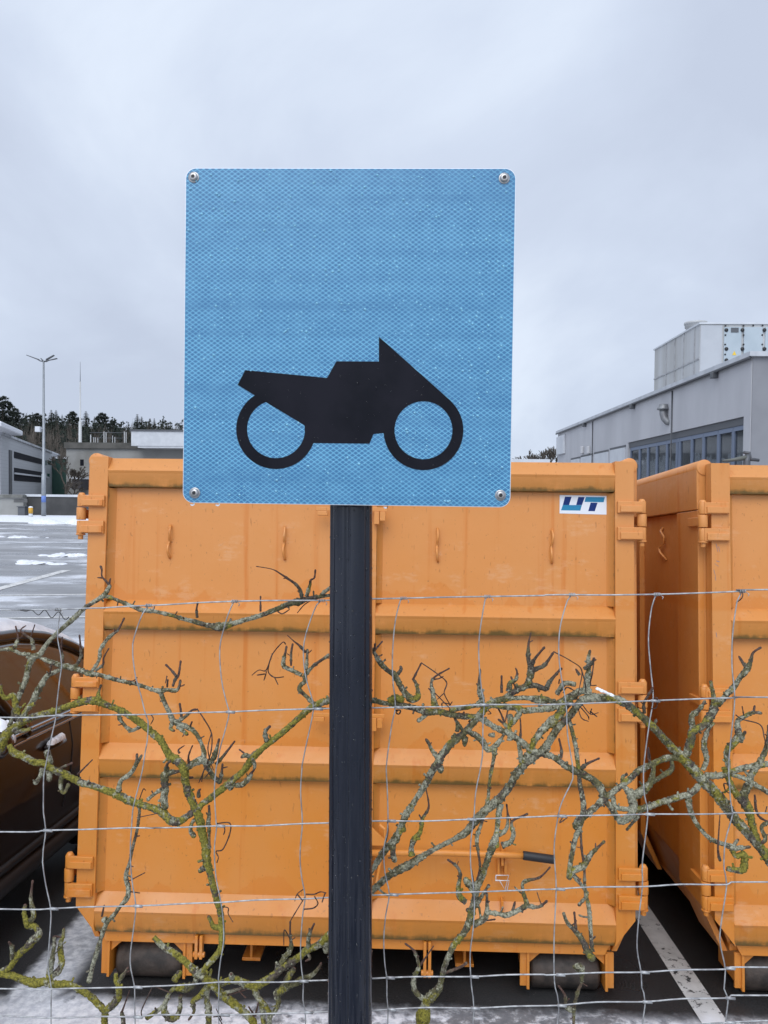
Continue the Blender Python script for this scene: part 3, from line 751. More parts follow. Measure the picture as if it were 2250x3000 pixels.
for s in VW:
    p = trace(s); P3 = [tuple(un(x, y, FY+0.0032)) for x, y in p]; P3 = [q for q in P3 if q[2] > 0.43]+[(P3[-1][0], FY+0.0032, 0.44)]
    pts = crom(P3, 0.012)
    MB().tube(pts, [0.00125]*len(pts), 7).build('vertical_wire', MT['wire'], fence, origin=FO)
    for k, hp in enumerate(hw_paths):
        m = MB()
        # crossing: a coil on the top wire, crimped clips lower down
        bq = min(((math.hypot(a[0]-c_[0], a[2]-c_[2]), a, c_) for a in hp[::1] for c_ in pts[::2]), key=lambda t: t[0])
        if bq[0] > 0.012: continue
        q = bq[1]
        if k == 0:
            for i in range(4): m.tube([(q[0]-0.004+i*0.0032+0.0026*math.sin(a*1.05)*0.2, FY+0.0028*math.cos(a), q[2]+0.0028*math.sin(a)) for a in [j*0.7 for j in range(10)]], [0.0009]*10, 6)
            m.tube([(q[0]+0.008, FY, q[2]-0.002), (q[0]+0.012, FY-0.003, q[2]-0.005), (q[0]+0.01, FY-0.003, q[2]-0.009)], [0.0008]*3, 6)
        else:
            m.tube([(q[0]-0.004, FY, q[2]), (q[0]+0.013, FY, q[2]-0.0005)], [0.0028]*2, 10)
        m.build('wire_knot', MT['wire'], fence, origin=FO)
for x in (-1.35, 1.35):
    m = MB(); m.tube([(x, FY+0.055, 0.3), (x, FY+0.055, 1.98), (x, FY+0.055, 2.0)], [0.05, 0.046, 0.03], 18)
    m.build('fence_post', noisy('weathered timber', (0.16, 0.14, 0.11), (0.08, 0.07, 0.055), 14, 0.9, 0, 0.5, (1, 1, 0.15)), fence, origin=FO)
# loose binding wire twisted along the top strand
pts = [un(60+t*142, 1787+10*math.sin(t*22)*min(1, t*2)+t*20, FY-0.003) for t in [i/40 for i in range(41)]]
MB().tube(pts, [0.0009]*41, 6).build('binding_wire', mat('dark tie wire', (0.06, 0.06, 0.06), 0.5, 0.6), fence, origin=FO)
# ------------------------------------------------------------------ lichen covered climbing shrubs
# every line: moss amount | traced stations "zone:x y width,..."; ~ marks a side spur that leaves the plane
LEFT = """
.25|A:1070 380 45,1010 480 60,900 550 48,800 620 48,720 700 60,640 770 50,540 860 50,450 960 52,390 1050 62,320 1080 80,280 1170 62,250 1300 65,210 1400 60,150 1560 52,115 1680 55,85 1760 50
.2|A:1070 385 42,1030 340 30,990 290 26,990 230 28,975 190 34
.2|A:1060 375 30,1075 310 24
.2|A:1000 310 22,945 305 22
.3|A:1010 480 55,1100 510 42,1200 550 46,1300 590 48,1380 620 55,1500 635 46;C:151 609 42,250 640 42,370 670 50,480 700 50,590 712 90,680 690 60,800 655 50,950 610 50,1080 560 52,1200 510 60,1290 490 80,1340 470 55,1450 450 45,1620 425 40
.4~|C:385 630 34,380 560 30,392 490 22
.1~|C:675 690 35,682 640 32
.0~|C:945 575 28,945 440 20
.0~|C:1310 480 42,1300 400 40,1260 340 34,1190 290 28,1130 250 22,1050 205 14,905 178 14
.6~|C:1350 445 45,1380 350 40,1390 300 30,1420 280 24,1430 205 24
.1~|C:1480 430 40,1555 370 45,1600 330 35
.2|A:390 1085 35,480 1120 50,600 1160 60,700 1180 70,790 1210 55,870 1240 70,950 1250 50,1060 1280 50,1180 1310 48,1300 1335 46,1400 1365 44,1480 1395 44;C:60 1280 55,120 1270 45,200 1275 50,225 1240 40,238 1180 30
.2|C:60 1290 50,100 1390 45,140 1470 48,170 1540 60,220 1570 60,300 1600 50,370 1650 45,420 1740 42,445 1830 50,440 1890 60
.0~|C:170 1240 30,190 1180 35,220 1140 32,240 1010 26
.0~|C:200 1150 35,160 1100 30,105 1045 28
.0~|C:120 1240 25,125 1180 25
.0~|C:250 1540 30,240 1450 32,230 1385 26
.1~|C:200 1560 40,290 1500 40,340 1450 30,385 1445 25
.5|C:170 1560 50,150 1610 40,190 1635 34
.2|C:210 1590 45,280 1650 45,305 1670 30
.0~|C:320 1600 25,340 1550 22
.1~|A:890 1220 45,940 1150 40,970 1080 42,975 1010 45,1030 920 42,1080 870 45,1150 810 35,1210 695 28
.1~|A:930 1210 40,1000 1150 35,1010 1080 25,1060 990 22
.2~|A:740 1160 42,785 1080 40,785 1010 36,772 860 24
.1~|A:615 1130 32,600 1040 40,595 990 30,605 880 22
.2~|A:325 1010 50,310 910 40,270 880 35,200 820 26,255 770 16
.0~|A:300 880 20,340 760 18
.2|A:300 1050 45,200 1045 42,130 1010 50,60 1000 50,-40 1015 40
.2~|A:140 990 55,175 900 36,165 830 24,150 775 24
.2|A:590 1200 45,520 1230 50,450 1270 55,400 1350 70,350 1440 75,310 1520 62,260 1600 70
.0~|A:480 1250 24,505 1160 18
.95|A:-60 2040 110,0 1950 110,60 1830 105,150 1760 95,230 1700 90,350 1650 75,500 1610 70,650 1560 75,780 1520 80,900 1500 90,1000 1530 80,1080 1560 70,1180 1600 75,1260 1650 70,1340 1700 80,1420 1760 75,1500 1830 80,1570 1900 80,1620 1990 75;C:151 1870 86,200 1890 88,260 1950 90,280 2030 80;D:270 80 74,290 180 75,330 280 80,360 360 80,400 450 85,420 560 80,450 680 80,460 800 85,485 900 66,510 1000 60,540 1120 62,570 1220 64,585 1330 60,590 1430 60,585 1540 62,540 1620 60,470 1700 60,400 1780 60
.8~|A:950 1500 60,960 1420 45,985 1345 30
.9~|A:180 1690 70,160 1580 75,130 1450 70,60 1480 55,10 1420 60,10 1340 36
.9~|A:230 1660 80,270 1570 60,340 1530 50
.3|A:1180 1610 62,1160 1660 50,1210 1740 45,1280 1790 55,1370 1750 45
.9|A:150 1800 60,240 1790 50,310 1770 36
.85|A:90 1930 60,110 1975 64;B:110 10 68,200 50 65,280 90 62,360 100 60,430 150 65,530 190 65,640 250 65,740 280 60,830 310 60,930 345 70,1020 390 75,1110 425 65,1200 450 60,1300 490 75;D:147 451 85,220 460 75,300 410 65,380 350 65,450 290 60,530 230 62,620 160 70,700 90 65,780 20 65;C:870 1875 80,960 1790 60,1060 1710 62,1160 1630 60,1250 1550 60,1350 1460 65,1440 1400 70,1600 1350 70
.2~|C:1000 1720 55,985 1650 45,1010 1610 42,1030 1590 30
.2|C:870 1880 45,895 1940 40,880 1985 30
.2~|C:860 1860 40,810 1850 50,770 1870 35
.0~|C:820 1845 22,755 1795 20
.2|C:1420 1395 50,1340 1320 42,1290 1270 45,1300 1230 45,1340 1190 50,1340 1140 45,1400 1070 40,1450 1030 40,1560 955 42
.2~|C:1310 1140 45,1230 1100 45,1150 1060 50,1150 1000 45,1165 940 36,1175 880 26
.1~|C:1215 1055 25,1215 950 35,1230 860 25
.1~|C:1350 1090 40,1355 1000 40,1360 910 34
.0~|C:1345 940 30,1290 880 32,1240 840 20,1180 785 12
.4|C:300 1960 60,350 1920 70,440 1890 75,480 1960 60,540 2050 50,600 2090 56
.2~|C:490 1930 40,540 1850 60,580 1700 26
.1~|C:550 1930 35,620 1850 38,720 1720 22
.1~|C:590 2070 45,600 2010 40,610 1920 24
.0~|C:610 1960 20,655 1950 16
.0~|C:310 1920 30,310 1850 24,345 1760 20
.0~|C:230 1830 30,220 1800 20,275 1760 16
.2|C:280 1970 60,220 1990 34,150 2000 60,100 2020 76;D:95 90 80,100 180 70,90 280 75,110 360 62
.1~|C:110 2000 60,120 1930 36,150 1900 30
.1|D:85 170 42,0 230 42;B:1190 400 44
.1~|D:270 90 30,345 80 26
.5~|D:390 250 45,390 200 35,410 180 24
.3~|D:470 490 50,480 400 42,478 320 26
.2|D:480 490 42,480 600 36,485 700 40
.9|D:400 430 44,340 460 40,320 540 42,360 600 60
.9|D:440 860 60,390 900 50
.8|D:580 1375 60,520 1370 55,490 1310 45,470 1275 30
.1|D:700 130 50,650 190 60
.2|D:700 150 45,770 140 60,830 80 60,850 40 26
.0~|D:830 60 32,875 10 24
.3|B:350 140 60,330 200 52,280 270 46
.3|B:400 160 62,400 250 50
.3|B:500 200 50,490 290 45,520 340 42,560 260 40
.1~|B:380 0 55,410 110 60
.1~|B:490 140 32,590 95 24
.0~|B:630 190 24,750 70 16
.3|B:960 325 55,980 240 40,1050 190 45,1100 110 40,1110 20 26
.1~|B:1110 100 35,1150 30 32
.1|B:1110 440 34,1130 480 32,1110 640 32,1080 760 32,1050 900 32,1020 1010 42,1040 1110 45,1030 1190 52,980 1250 38,920 1330 42,860 1400 45,820 1510 40,780 1640 46,745 1760 42,720 1880 55
.1|B:860 1370 58,825 1360 60
.0~|B:825 1340 24,845 1245 18
.0~|B:1050 1050 14,1175 985 14
.0~|B:1110 540 12,1280 505 12
"""
LOW = """
.9|B:-60 1850 60,0 1800 60,80 1750 55,150 1650 60,220 1590 65,260 1540 75,310 1490 70,290 1430 52,230 1410 70,210 1370 60,195 1310 45,205 1240 36
.3~|B:240 1390 60,270 1340 50,265 1280 45,250 1190 35,265 1045 24
.6~|B:100 1690 42,95 1590 40,70 1545 22
.9|B:0 1800 60,100 1820 60,180 1850 65,280 1880 75,370 1870 70,450 1890 66,560 1890 56,640 1930 56,740 1990 60,800 2060 60,850 2110 62,845 2212 62,850 2600 62,860 3300 66,870 3700 70
.9~|B:380 1830 60,450 1800 60,500 1730 55,490 1640 60,490 1560 50,510 1500 40,518 1430 26
.2~|B:400 1800 60,420 1700 55,430 1630 45,440 1560 40,435 1500 32
.0~|B:440 1500 18,500 1510 20
.8|B:850 2105 55,920 2050 70,960 1990 65,960 1920 60,940 1850 55,940 1790 34
.2~|B:960 1870 42,1000 1810 40,1040 1750 22
.0~|B:985 2120 22,1050 1940 14
.1|B:985 2110 30,990 2150 40,1000 2212 40,1010 2800 44
.85|D:0 1460 45,80 1540 60,180 1600 62,280 1680 66,360 1760 80,430 1810 75,520 1880 75,580 1950 70,680 2030 75,760 2090 70,860 2200 70,960 2500 72,1040 3200 76,1050 4200 80
.8|D:440 1830 60,560 1860 55,680 1830 70,760 1850 70,850 1880 70,950 1850 75,1030 1800 75,1120 1720 80,1250 1640 70,1330 1570 70,1420 1530 65,1500 1460 75,1600 1390 70
.4~|D:680 1830 50,670 1780 45
.8|D:590 1950 40,700 1920 40,800 1890 35
.0|D:600 1975 16,830 1905 16
.8|D:870 1890 70,900 1980 60,960 2050 60,1010 2130 52
.7|D:930 2040 55,950 2210 50,960 2800 52
.6|D:1170 1890 50,1060 1960 70,1120 1900 80,1170 1800 62,1220 1720 55
.3|D:1060 1960 60,1080 2020 50,1050 2100 45,1000 2180 50,990 2600 50
.1~|D:1170 1890 42,1280 1830 65,1370 1790 50,1430 1720 40,1450 1680 22
.2~|D:1340 1560 52,1340 1460 45,1390 1340 22
.4|D:1490 1480 60,1490 1600 60
.4~|D:1500 1470 60,1550 1380 50
.2~|D:1320 1590 32,1350 1640 32,1310 1670 26
.2|D:1090 1710 55,1130 1640 55,1185 1560 50,1180 1440 32,1180 1320 22
.5|D:380 1790 60,340 1880 60,250 1900 90,170 1910 50,110 1990 42
.9~|D:175 1840 70,240 1750 56
.6|D:110 2000 45,90 2090 60,130 2160 60,200 2150 60,230 2060 50,230 1960 45
.4|D:-60 2160 50,0 2120 50,90 2050 45,140 1970 36
.8|D:460 1890 60,400 1970 55,340 2020 55,350 2100 40,300 2180 26
.6|D:465 1860 50,460 2000 52,475 2080 60,475 2210 60,480 2700 64,490 3500 70,490 4300 74
.0~|D:880 2140 26,905 2030 22
.0~|D:870 2140 26,820 2060 18
"""
MIDP = """
.1|E:40 1245 50,125 1250 50,200 1270 45,300 1280 55,400 1300 55,480 1320 60,560 1345 65,650 1340 60,750 1365 55,850 1380 55,950 1385 50,1030 1420 55,1110 1470 55,1180 1500 60,1260 1540 60,1330 1590 60,1400 1650 60,1480 1680 50,1560 1700 60;G:0 1300 50,70 1330 50,150 1390 55,250 1440 60,330 1480 60,390 1530 65,430 1600 62;H:430 210 56,440 250 50
.1|E:80 800 32,125 860 36,180 950 50,240 1010 45,290 1040 60,330 1110 55,370 1180 60,430 1240 70,480 1220 60,480 1160 45,460 1100 35,440 1080 28
.0~|E:130 845 32,135 790 26
.1~|E:140 835 22,195 770 22
.0~|E:320 1035 40,345 1000 36,340 970 32
.9|E:240 1255 60,310 1230 70,370 1255 60
.0~|E:440 1085 28,510 945 20
.2~|E:620 1300 70,605 1200 45,600 1080 28,740 988 20
.0~|E:600 1180 22,565 1150 22
.05|E:1180 1240 55,1110 1255 60,1050 1290 65,990 1360 65,930 1430 65,870 1500 65,800 1560 62,730 1620 70,680 1690 70,640 1760 75,590 1840 65;F:540 138 62,500 200 55,440 290 55,390 370 70,360 440 60,330 520 70,280 600 75,220 660 65,160 750 55,115 820 50,40 930 50
.1|F:280 620 55,280 700 50,300 765 50
.1|F:350 450 52,375 520 50
.05|E:1170 1240 60,1250 1230 45,1380 1230 45,1500 1235 50,1570 1260 50
.0|E:1400 1250 35,1500 1262 40,1600 1250 40
.3|E:740 1330 45,850 1310 45,960 1290 45,1100 1290 55,1180 1300 60,1280 1310 55,1340 1330 60,1440 1325 55,1560 1310 60,1659 1280 60
.1~|E:960 1275 36,1000 1240 50,985 1190 55,975 1120 35,985 1020 28,980 990 22
.05~|E:650 1720 52,600 1660 40,570 1600 40,545 1560 28
.05~|E:790 1530 50,755 1560 45
.1|E:850 1545 50,860 1560 60,860 1625 36
.1|E:660 1780 70,670 1840 52
.05|E:850 1500 36,800 1430 40,770 1380 20,735 1325 20
.05|E:800 1500 42,810 1430 46
.1~|E:850 1385 36,855 1340 26
.2|E:560 1350 42,520 1390 50,475 1420 38
.15|E:890 1500 50,960 1540 55,1010 1590 60,1050 1650 50,1110 1620 60,1170 1540 35,1210 1480 45
.2|E:1110 1630 45,1090 1750 36,1070 1850 36;F:1070 50 32,1060 130 32,1050 250 34,1030 320 34,1000 440 32,960 560 40,970 680 28,985 800 28,960 910 26
.2|E:1190 1240 60,1230 1200 60,1290 1160 60,1360 1130 60,1390 1060 65,1400 990 70,1380 930 42,1375 860 40,1380 780 26,1398 700 16
.0~|E:1400 970 50,1430 910 36,1510 815 28
.0~|E:1400 1010 60,1450 990 45,1510 960 40,1580 860 26
.0~|E:1380 1130 50,1440 1130 50,1520 1155 50,1550 1100 40,1640 990 26
.05~|E:1220 1175 60,1230 1110 50,1275 1080 40,1285 1020 24,1272 985 18
.0~|E:1270 1140 20,1235 1055 22
.0~|E:1160 1185 32,1160 1045 22
.1|G:300 850 70,310 740 60,320 650 40,315 590 45,330 520 22
.0~|G:290 660 40,340 620 40,360 580 24
.1|G:340 840 60,260 830 60,170 880 70,80 930 60,0 960 55;E:1560 1330 56
.05~|G:220 780 42,140 770 50,100 820 55,80 850 42
.0~|G:250 710 32,220 660 24
.0~|G:0 800 36,30 750 34,120 655 24
.0|G:260 900 66,180 1010 60,100 1090 60,30 1190 60;E:1590 1520 60,1520 1620 70,1450 1690 65,1360 1760 65,1290 1830 75,1230 1936 70;F:1220 150 75,1150 240 80,1070 310 80,1000 370 80,930 450 75,860 530 66,750 590 45,650 640 45,560 690 50,480 740 65,400 790 75,320 830 75,240 880 60,115 990 55,30 1070 55
.4|G:180 890 70,100 1000 70,30 1080 70;E:1580 1400 75,1500 1480 70,1430 1570 60,1400 1640 55,1350 1720 60,1310 1790 50
.1|E:1290 1560 42,1310 1660 42,1320 1760 52
.0~|E:1310 1570 32,1315 1480 24,1310 1390 16
.2|E:1230 1570 60,1220 1480 50,1180 1440 36,1130 1400 24
.0~|E:1190 1450 24,1160 1370 24,1130 1310 20
.2|E:1240 1440 50,1290 1380 52,1320 1330 50
.1~|E:1230 1460 46,1230 1360 60
.1|E:1105 1530 50,1050 1530 36
.2|F:1150 290 70,1130 420 46,1120 530 50,1100 600 75,1070 680 66,1030 790 58,1000 880 60,960 960 70,940 1060 60,920 1160 60,900 1240 65,860 1330 60,790 1410 55,740 1500 50,700 1600 50,670 1720 52,650 1790 75,590 1850 88,545 1910 80,530 2080 70,530 2600 70,535 3400 76,540 3900 80
.95|F:545 1940 90,525 2000 130,520 2060 110,525 2100 60
.1~|F:1140 550 32,1200 490 40,1210 400 30,1200 290 22
.1~|F:1160 630 60,1230 600 46,1255 540 42,1240 460 36,1260 420 28,1375 370 26
.9|F:1100 620 70,1140 620 80
.3|F:950 1020 60,880 920 62,850 900 50
.4|F:870 1085 50,820 1040 56,810 960 42,825 870 35,800 800 35,720 740 24
.1~|F:950 1120 50,1030 990 36,1060 945 38
.3|F:905 1150 48,870 1150 52
.2|F:930 1270 55,1010 1230 56,1040 1170 50,1040 1010 28
.1|F:1050 1170 40,1130 1180 40,1200 1190 50,1280 1160 46,1360 1110 50,1340 1020 36,1330 940 36,1370 910 36,1470 885 26,1555 800 20
.0~|F:1250 1155 32,1270 1080 26
.2~|F:1370 1115 42,1460 1125 36,1530 1075 28
.0~|F:1040 1235 16,1110 1225 20
.0~|F:935 940 22,915 820 18
.2|F:540 1880 45,460 1810 50,450 1700 46,490 1610 36,460 1500 36,430 1460 26,375 1420 24
.0~|F:500 1600 24,610 1440 14
.0~|F:700 1660 28,830 1610 32,880 1575 30
.5|F:430 710 62,430 640 46,450 580 56,500 520 42,520 410 36,570 305 22,530 100 14
.1|G:160 1000 36,200 1150 36,225 1270 38,240 1400 38,255 1550 38;H:265 180 40,280 320 52,250 440 46,210 560 42,180 720 42,170 835 48
.1|H:255 430 26,265 600 24,285 750 24,290 900 32,320 1050 38,330 1180 40,345 1375 40
.1|H:170 820 52,200 770 52,280 730 56,330 650 46,380 600 32,440 545 30
.1|H:205 800 40,260 870 38,310 940 36
.1~|H:300 960 32,240 1030 32
.0~|H:370 605 18,370 560 18
.1|H:130 1085 30,160 1160 34,220 1220 42,270 1290 50,320 1390 60,360 1440 70
.0~|H:225 1220 28,210 1075 24
.2|H:200 1490 30,260 1490 60,265 1600 28,230 1700 30,205 1914 26,200 2700 30,200 3100 34
.1~|H:205 1810 56,150 1790 34,140 1700 30,90 1625 20
"""
RIGHTP = """
.3|G:250 900 72,330 880 70,420 880 70,520 890 70,600 925 66,680 990 66,760 1060 66,840 1140 66,920 1230 70,1000 1310 80,1070 1380 85,1140 1460 90,1210 1540 90;H:1170 90 92,1250 170 90,1330 270 90,1410 380 80,1490 470 76,1570 560 72,1659 680 76,1800 900 80,1900 1500 84,1920 3100 90
.0~|G:110 1330 32,115 1270 30,95 1180 20
.0~|G:260 1410 42,310 1370 30,400 1330 22
.2|G:1010 1325 56,900 1330 55,800 1370 50,700 1420 50,620 1490 50,560 1540 50,490 1590 52;H:430 230 62,370 290 52,300 350 52,240 400 66,215 460 50
.1|G:800 1380 50,800 1440 42,770 1530 60,680 1600 80;H:640 200 80,650 290 72,620 370 70,550 390 60,490 300 56,440 250 50
.1|G:935 1335 32,940 1410 42,890 1450 46,810 1500 36,740 1560 50
.1|H:580 140 42,640 200 70
.1|H:500 210 42,520 290 42,620 310 42,700 310 56,820 270 50,950 230 52,1080 190 56,1150 120 52
.1~|H:690 360 34,600 465 28
.1|H:1060 230 56,1090 350 42,1150 450 36,1230 530 36,1330 570 40,1420 600 58
.1|H:1410 600 50,1530 590 24
.7|H:1390 610 42,1420 660 42,1480 650 60,1470 760 70,1400 760 60,1350 750 40
.0~|H:1300 690 30,1285 600 20,1300 350 12
.1~|H:1400 580 32,1440 530 32
.0~|G:735 990 32,730 930 30,745 890 30,800 800 24
.1~|G:800 1400 34,765 1330 22,765 1250 18
.1~|G:570 1540 30,575 1470 36,610 1450 22
.4|G:1050 1310 66,1080 1200 66,1100 1130 66,1180 1080 60,1230 1010 70,1260 940 70,1250 860 42,1230 750 34
.1~|G:1100 1110 56,1090 1020 50,1150 960 42,1190 900 26
.3|G:1170 1420 42,1200 1340 42,1180 1240 52,1200 1140 42,1250 1060 40
.1|G:1280 930 60,1330 880 50,1400 800 50,1440 740 42,1500 670 56,1530 600 36,1550 540 28,1610 500 24
.0~|G:1490 650 32,1440 565 24
.4|G:1370 1440 40,1350 1290 52,1400 1220 60,1440 1150 60,1430 1060 42,1480 1020 42,1550 990 36,1615 995 28
.0~|G:1550 1000 24,1560 935 24
.1~|G:1450 1200 50,1490 1130 28
.1~|G:1480 1020 16,1465 940 12
.2|G:1190 1460 60,1300 1460 55,1420 1420 50,1540 1390 50,1700 1370 50
.6|G:1330 1400 50,1390 1550 52;H:1390 150 56,1440 220 60,1500 280 80,1530 380 62,1560 490 62,1600 590 62,1680 650 60
.2|H:1490 250 60,1480 200 70,1520 110 62;G:1530 1460 60,1590 1370 50,1640 1270 42,1659 1150 30,1660 1080 24
.1|G:1390 1450 42,1500 1490 38,1600 1550 42,1720 1620 50
.0|H:1560 200 18,1570 310 28,1600 370 26,1680 410 24
.1~|H:1680 400 32,1610 440 36,1640 530 40,1610 560 28
"""
TEND = {'L': "C:385 1440,440 1520,510 1650,510 1800,470 1930,440 2000,425 2080|C:512 1650,480 1780,500 1900,530 1980|C:1165 865,1140 850,1060 940,1030 1010,990 1100,930 1095,870 1140|C:990 1100,995 1120,975 1185|C:980 1130,915 1140|C:1050 950,1020 1040,1015 1115,1070 1160,1150 1155|C:1070 1160,1100 1225|C:1100 580,1140 597,1200 560|D:550 480,655 475,660 560,600 700,540 720,560 770,548 815|D:610 500,615 540,605 575|D:600 1200,645 1210,645 1260,685 1330|A:1330 1278,1295 1310,1240 1308|A:1470 1640,1490 1680,1465 1730|C:460 1940,430 2020,400 2090|C:500 1990,450 2050|B:1130 390,1160 310,1180 320|C:118 1150,105 1210|C:1390 480,1330 520,1270 590|B:1060 1140,1130 1150",
        'W': "D:1310 1110,1200 1290,1180 1330|D:1290 1050,1240 1090,1220 1150|D:1240 1090,1290 1150|D:1320 1090,1390 1090,1440 1070,1490 1080|D:1300 1220,1380 1210,1420 1170,1390 1110|D:1180 1480,1130 1400,1125 1530|D:560 2120,590 2180,540 2080|D:520 2150,610 2140|D:590 2210,560 2150|B:1150 2150,1150 2090,1240 1900|B:1240 1900,1382 1960|D:1480 1085,1455 1160",
        'M': "E:510 945,640 1035,715 1105,695 1190,740 1280|E:695 1190,640 1240|E:620 1190,740 1312|E:740 1280,680 1270,680 1310|E:740 1290,760 1260|E:1580 855,1659 895|G:60 535,180 600,265 670,250 800,230 890|G:265 670,290 760,300 850|G:360 580,345 700,330 780,375 785|G:270 930,330 1000,390 990|G:330 1000,340 960|G:250 940,310 1010,320 1040|G:240 960,265 1030,315 1055|G:330 980,380 1020|G:200 990,190 1030|G:95 770,100 740|G:130 840,155 800,210 825|E:280 1120,300 1240,300 1300|E:300 1330,340 1330,330 1360,305 1350,320 1330|E:1050 1330,1075 1355,1050 1360|E:1210 1330,1190 1420|F:235 430,240 520,210 640,180 700|H:130 360,100 410,160 370|H:300 40,270 50",
        'R': "G:1420 1008,1470 1040,1600 1080,1630 1170,1650 1260|G:800 890,830 880,825 950,790 960|G:1365 1530,1330 1520,1340 1570,1365 1590|H:1320 180,1330 230|G:1470 90,1465 130,1420 170|G:780 1340,765 1250|H:1650 290,1640 330"}
def depth(x, y):
    return FY+0.020+0.020*mnoise.noise(Vector((x*0.0058, y*0.0058, 3.1)))
def jitter(q, r):
    k = min(1.0, max(0.0, (r-0.0022)/0.004))
    a = mnoise.noise(q*120)*0.16 + mnoise.noise(q*330)*0.22 + mnoise.noise(q*760)*0.20
    return 0.90 + a*(0.3+0.75*k)
rb = random.Random(11)
def branch(line, plant, org, idx, warm=False):
    head, data = line.split('|'); spur = '~' in head; ms = float(head.replace('~', '')); ms += 0.2 if (warm and ms >= 0.05) else 0.0
    st = trace(data); dy = rb.uniform(-0.035, 0.03) if spur else 0.0
    n0 = len(st); P = []
    for i, (x, y, wd) in enumerate(st):
        Yd = depth(x, y)+dy*(i/(n0-1))
        p = un(x, y, Yd); r = (wd*0.93-(0.9 if wd < 14 else 0))*0.5*Yd/FPX
        P.append((p.x, p.y, p.z, r))
    P = [p for p in P if p[2] > 0.40]
    Q = crom(P, 0.0021); n = len(Q); tipr = Q[-1][3]
    pts = [Vector(q[:3]) for q in Q]; rad = [max(0.0009, q[3]) for q in Q]
    if tipr < 0.0056 and n > 12:
        kt = min(n, 26)                    # thin wood narrows towards its tip
        for k in range(kt): rad[-1-k] *= 0.72+0.28*k/kt           # swollen bud at the tip and leaf-scar rings along thin wood
        for k in range(min(5, n)): rad[-1-k] *= (0.7, 1.2, 1.38, 1.25, 1.08)[k]
        step = rb.randint(9, 15)
        for k in range(6, n-6, step):
            if rad[k] < 0.0046:
                for dk, f in ((-1, 1.12), (0, 1.32), (1, 1.12)): rad[k+dk] *= f
    else:
        for k in range(min(4, n)): rad[-1-k] *= (0.35, 0.72, 0.9, 0.97)[k]
    sides = 7 if max(rad) < 0.003 else (9 if max(rad) < 0.006 else 13)
    m = MB(); m.tube(pts, rad, sides, True, True, jitter, girth=[r*1000 for r in rad], moss=ms, bare=(1.0 if ms < 0.03 and spur else (0.4 if ms < 0.08 else 0.0)))
    # stubby spurs and bud scars that make the old wood knobbly
    nxt = rb.uniform(0.01, 0.03); run = 0.0
    for i in range(4, n-4):
        run += (pts[i]-pts[i-1]).length
        if run < nxt or rad[i] < 0.0028: continue
        run = 0.0; nxt = rb.uniform(0.014, 0.045)
        t = (pts[i+1]-pts[i-1]).normalized(); u = t.orthogonal().normalized(); w_ = t.cross(u); a = rb.uniform(0, 6.283)
        d = (u*math.cos(a)+w_*math.sin(a)+t*rb.uniform(0, .7)+Vector((0, 0, .3))).normalized(); ln = rb.uniform(0.004, 0.011)+(0.018*rb.random() if rb.random() < .12 else 0); r0 = rad[i]*rb.uniform(.3, .5); c0 = pts[i]+d*rad[i]*.6
        r0 = min(r0, 0.0032); m.tube([c0, c0+d*ln*.5, c0+d*ln*.85+Vector((0, 0, ln*.1)), c0+d*ln+Vector((0, 0, ln*.15))], [r0*1.1, r0*.85, r0*1.05, r0*.45], 7, True, True, jitter, girth=rad[i]*700, moss=ms)
    # crusty lichen rosettes standing off the bark
    L = 0.0
    for i in range(2, n-2):
        r = rad[i]
        if r < 0.0034: continue
        patch = mnoise.noise(pts[i]*28)+0.25+0.35*ms
        if ms < 0.03 and spur: continue
        cnt = rb.random()*(r/0.005)*1.8*max(0.0, patch+0.25)
        for _ in range(int(cnt+rb.random())):
            t = (pts[i+1]-pts[i-1]).normalized(); u = t.orthogonal().normalized(); w_ = t.cross(u); a = rb.uniform(0, 6.283)
            nn = u*math.cos(a)+w_*math.sin(a); c = pts[i]+nn*r*0.84+t*rb.uniform(-.002, .002)
            s_ = rb.uniform(0.0009, 0.0025)*(0.6+r/0.014); nn = (nn+Vector((rb.uniform(-.5, .5), rb.uniform(-.5, .5), rb.uniform(-.5, .5)))).normalized()
            uu = nn.orthogonal().normalized(); vv = nn.cross(uu); k0 = 5
            ring = [c+(uu*math.cos(j*6.283/k0+a)+vv*math.sin(j*6.283/k0+a))*s_*rb.uniform(0.6, 1.25)+nn*s_*rb.uniform(0.0, 0.5) for j in range(k0)]
            m.add([c-nn*s_*0.2]+ring+[c+nn*s_*rb.uniform(.1, .35)], [(1+j, 1+(j+1) % k0, 6) for j in range(k0)]+[(1+(j+1) % k0, 1+j, 0) for j in range(k0)], True, girth=r*1000+1, moss=ms, crust=1.0)
    if max(rad) < 0.0048: nm = 'twig'
    else: nm = 'branch'
    return m.build(nm, MT['bark'], plant, origin=org)
def shrub(label, data, key, base):
    t = thing('climbing_shrub', label, 'shrub', base, 'bare lichen-covered shrubs trained along the wire fence'); o = Vector(base)
    for i, line in enumerate([l for l in data.strip().split('\n') if l]): branch(line, t, o, i, key in 'MR')
    for s in TEND[key].split('|'):
        st = trace(s); Yo = FY-0.006
        P = [tuple(un(x, y, depth(x, y)-0.018*(i % 2)-0.004)) for i, (x, y) in enumerate(st)]
        Q = crom(P, 0.004); n = len(Q); r0 = rb.uniform(0.0010, 0.0014)
        MB().tube(Q, [r0*(1.0 if k < n*0.7 else 0.8)*(1.25 if k % 8 == 0 else 1) for k in range(n)], 6).build('tendril', MT['tendril'], t, origin=o)
    return t
shrub('large bare shrub crusted yellow-green with lichen, left of the sign post', LEFT, 'L', (-0.62, FY+0.02, 0.45))
shrub('low mossy shrub at the bottom left, its stubby branches tangled near the snow', LOW, 'W', (-0.40, FY+0.02, 0.45))
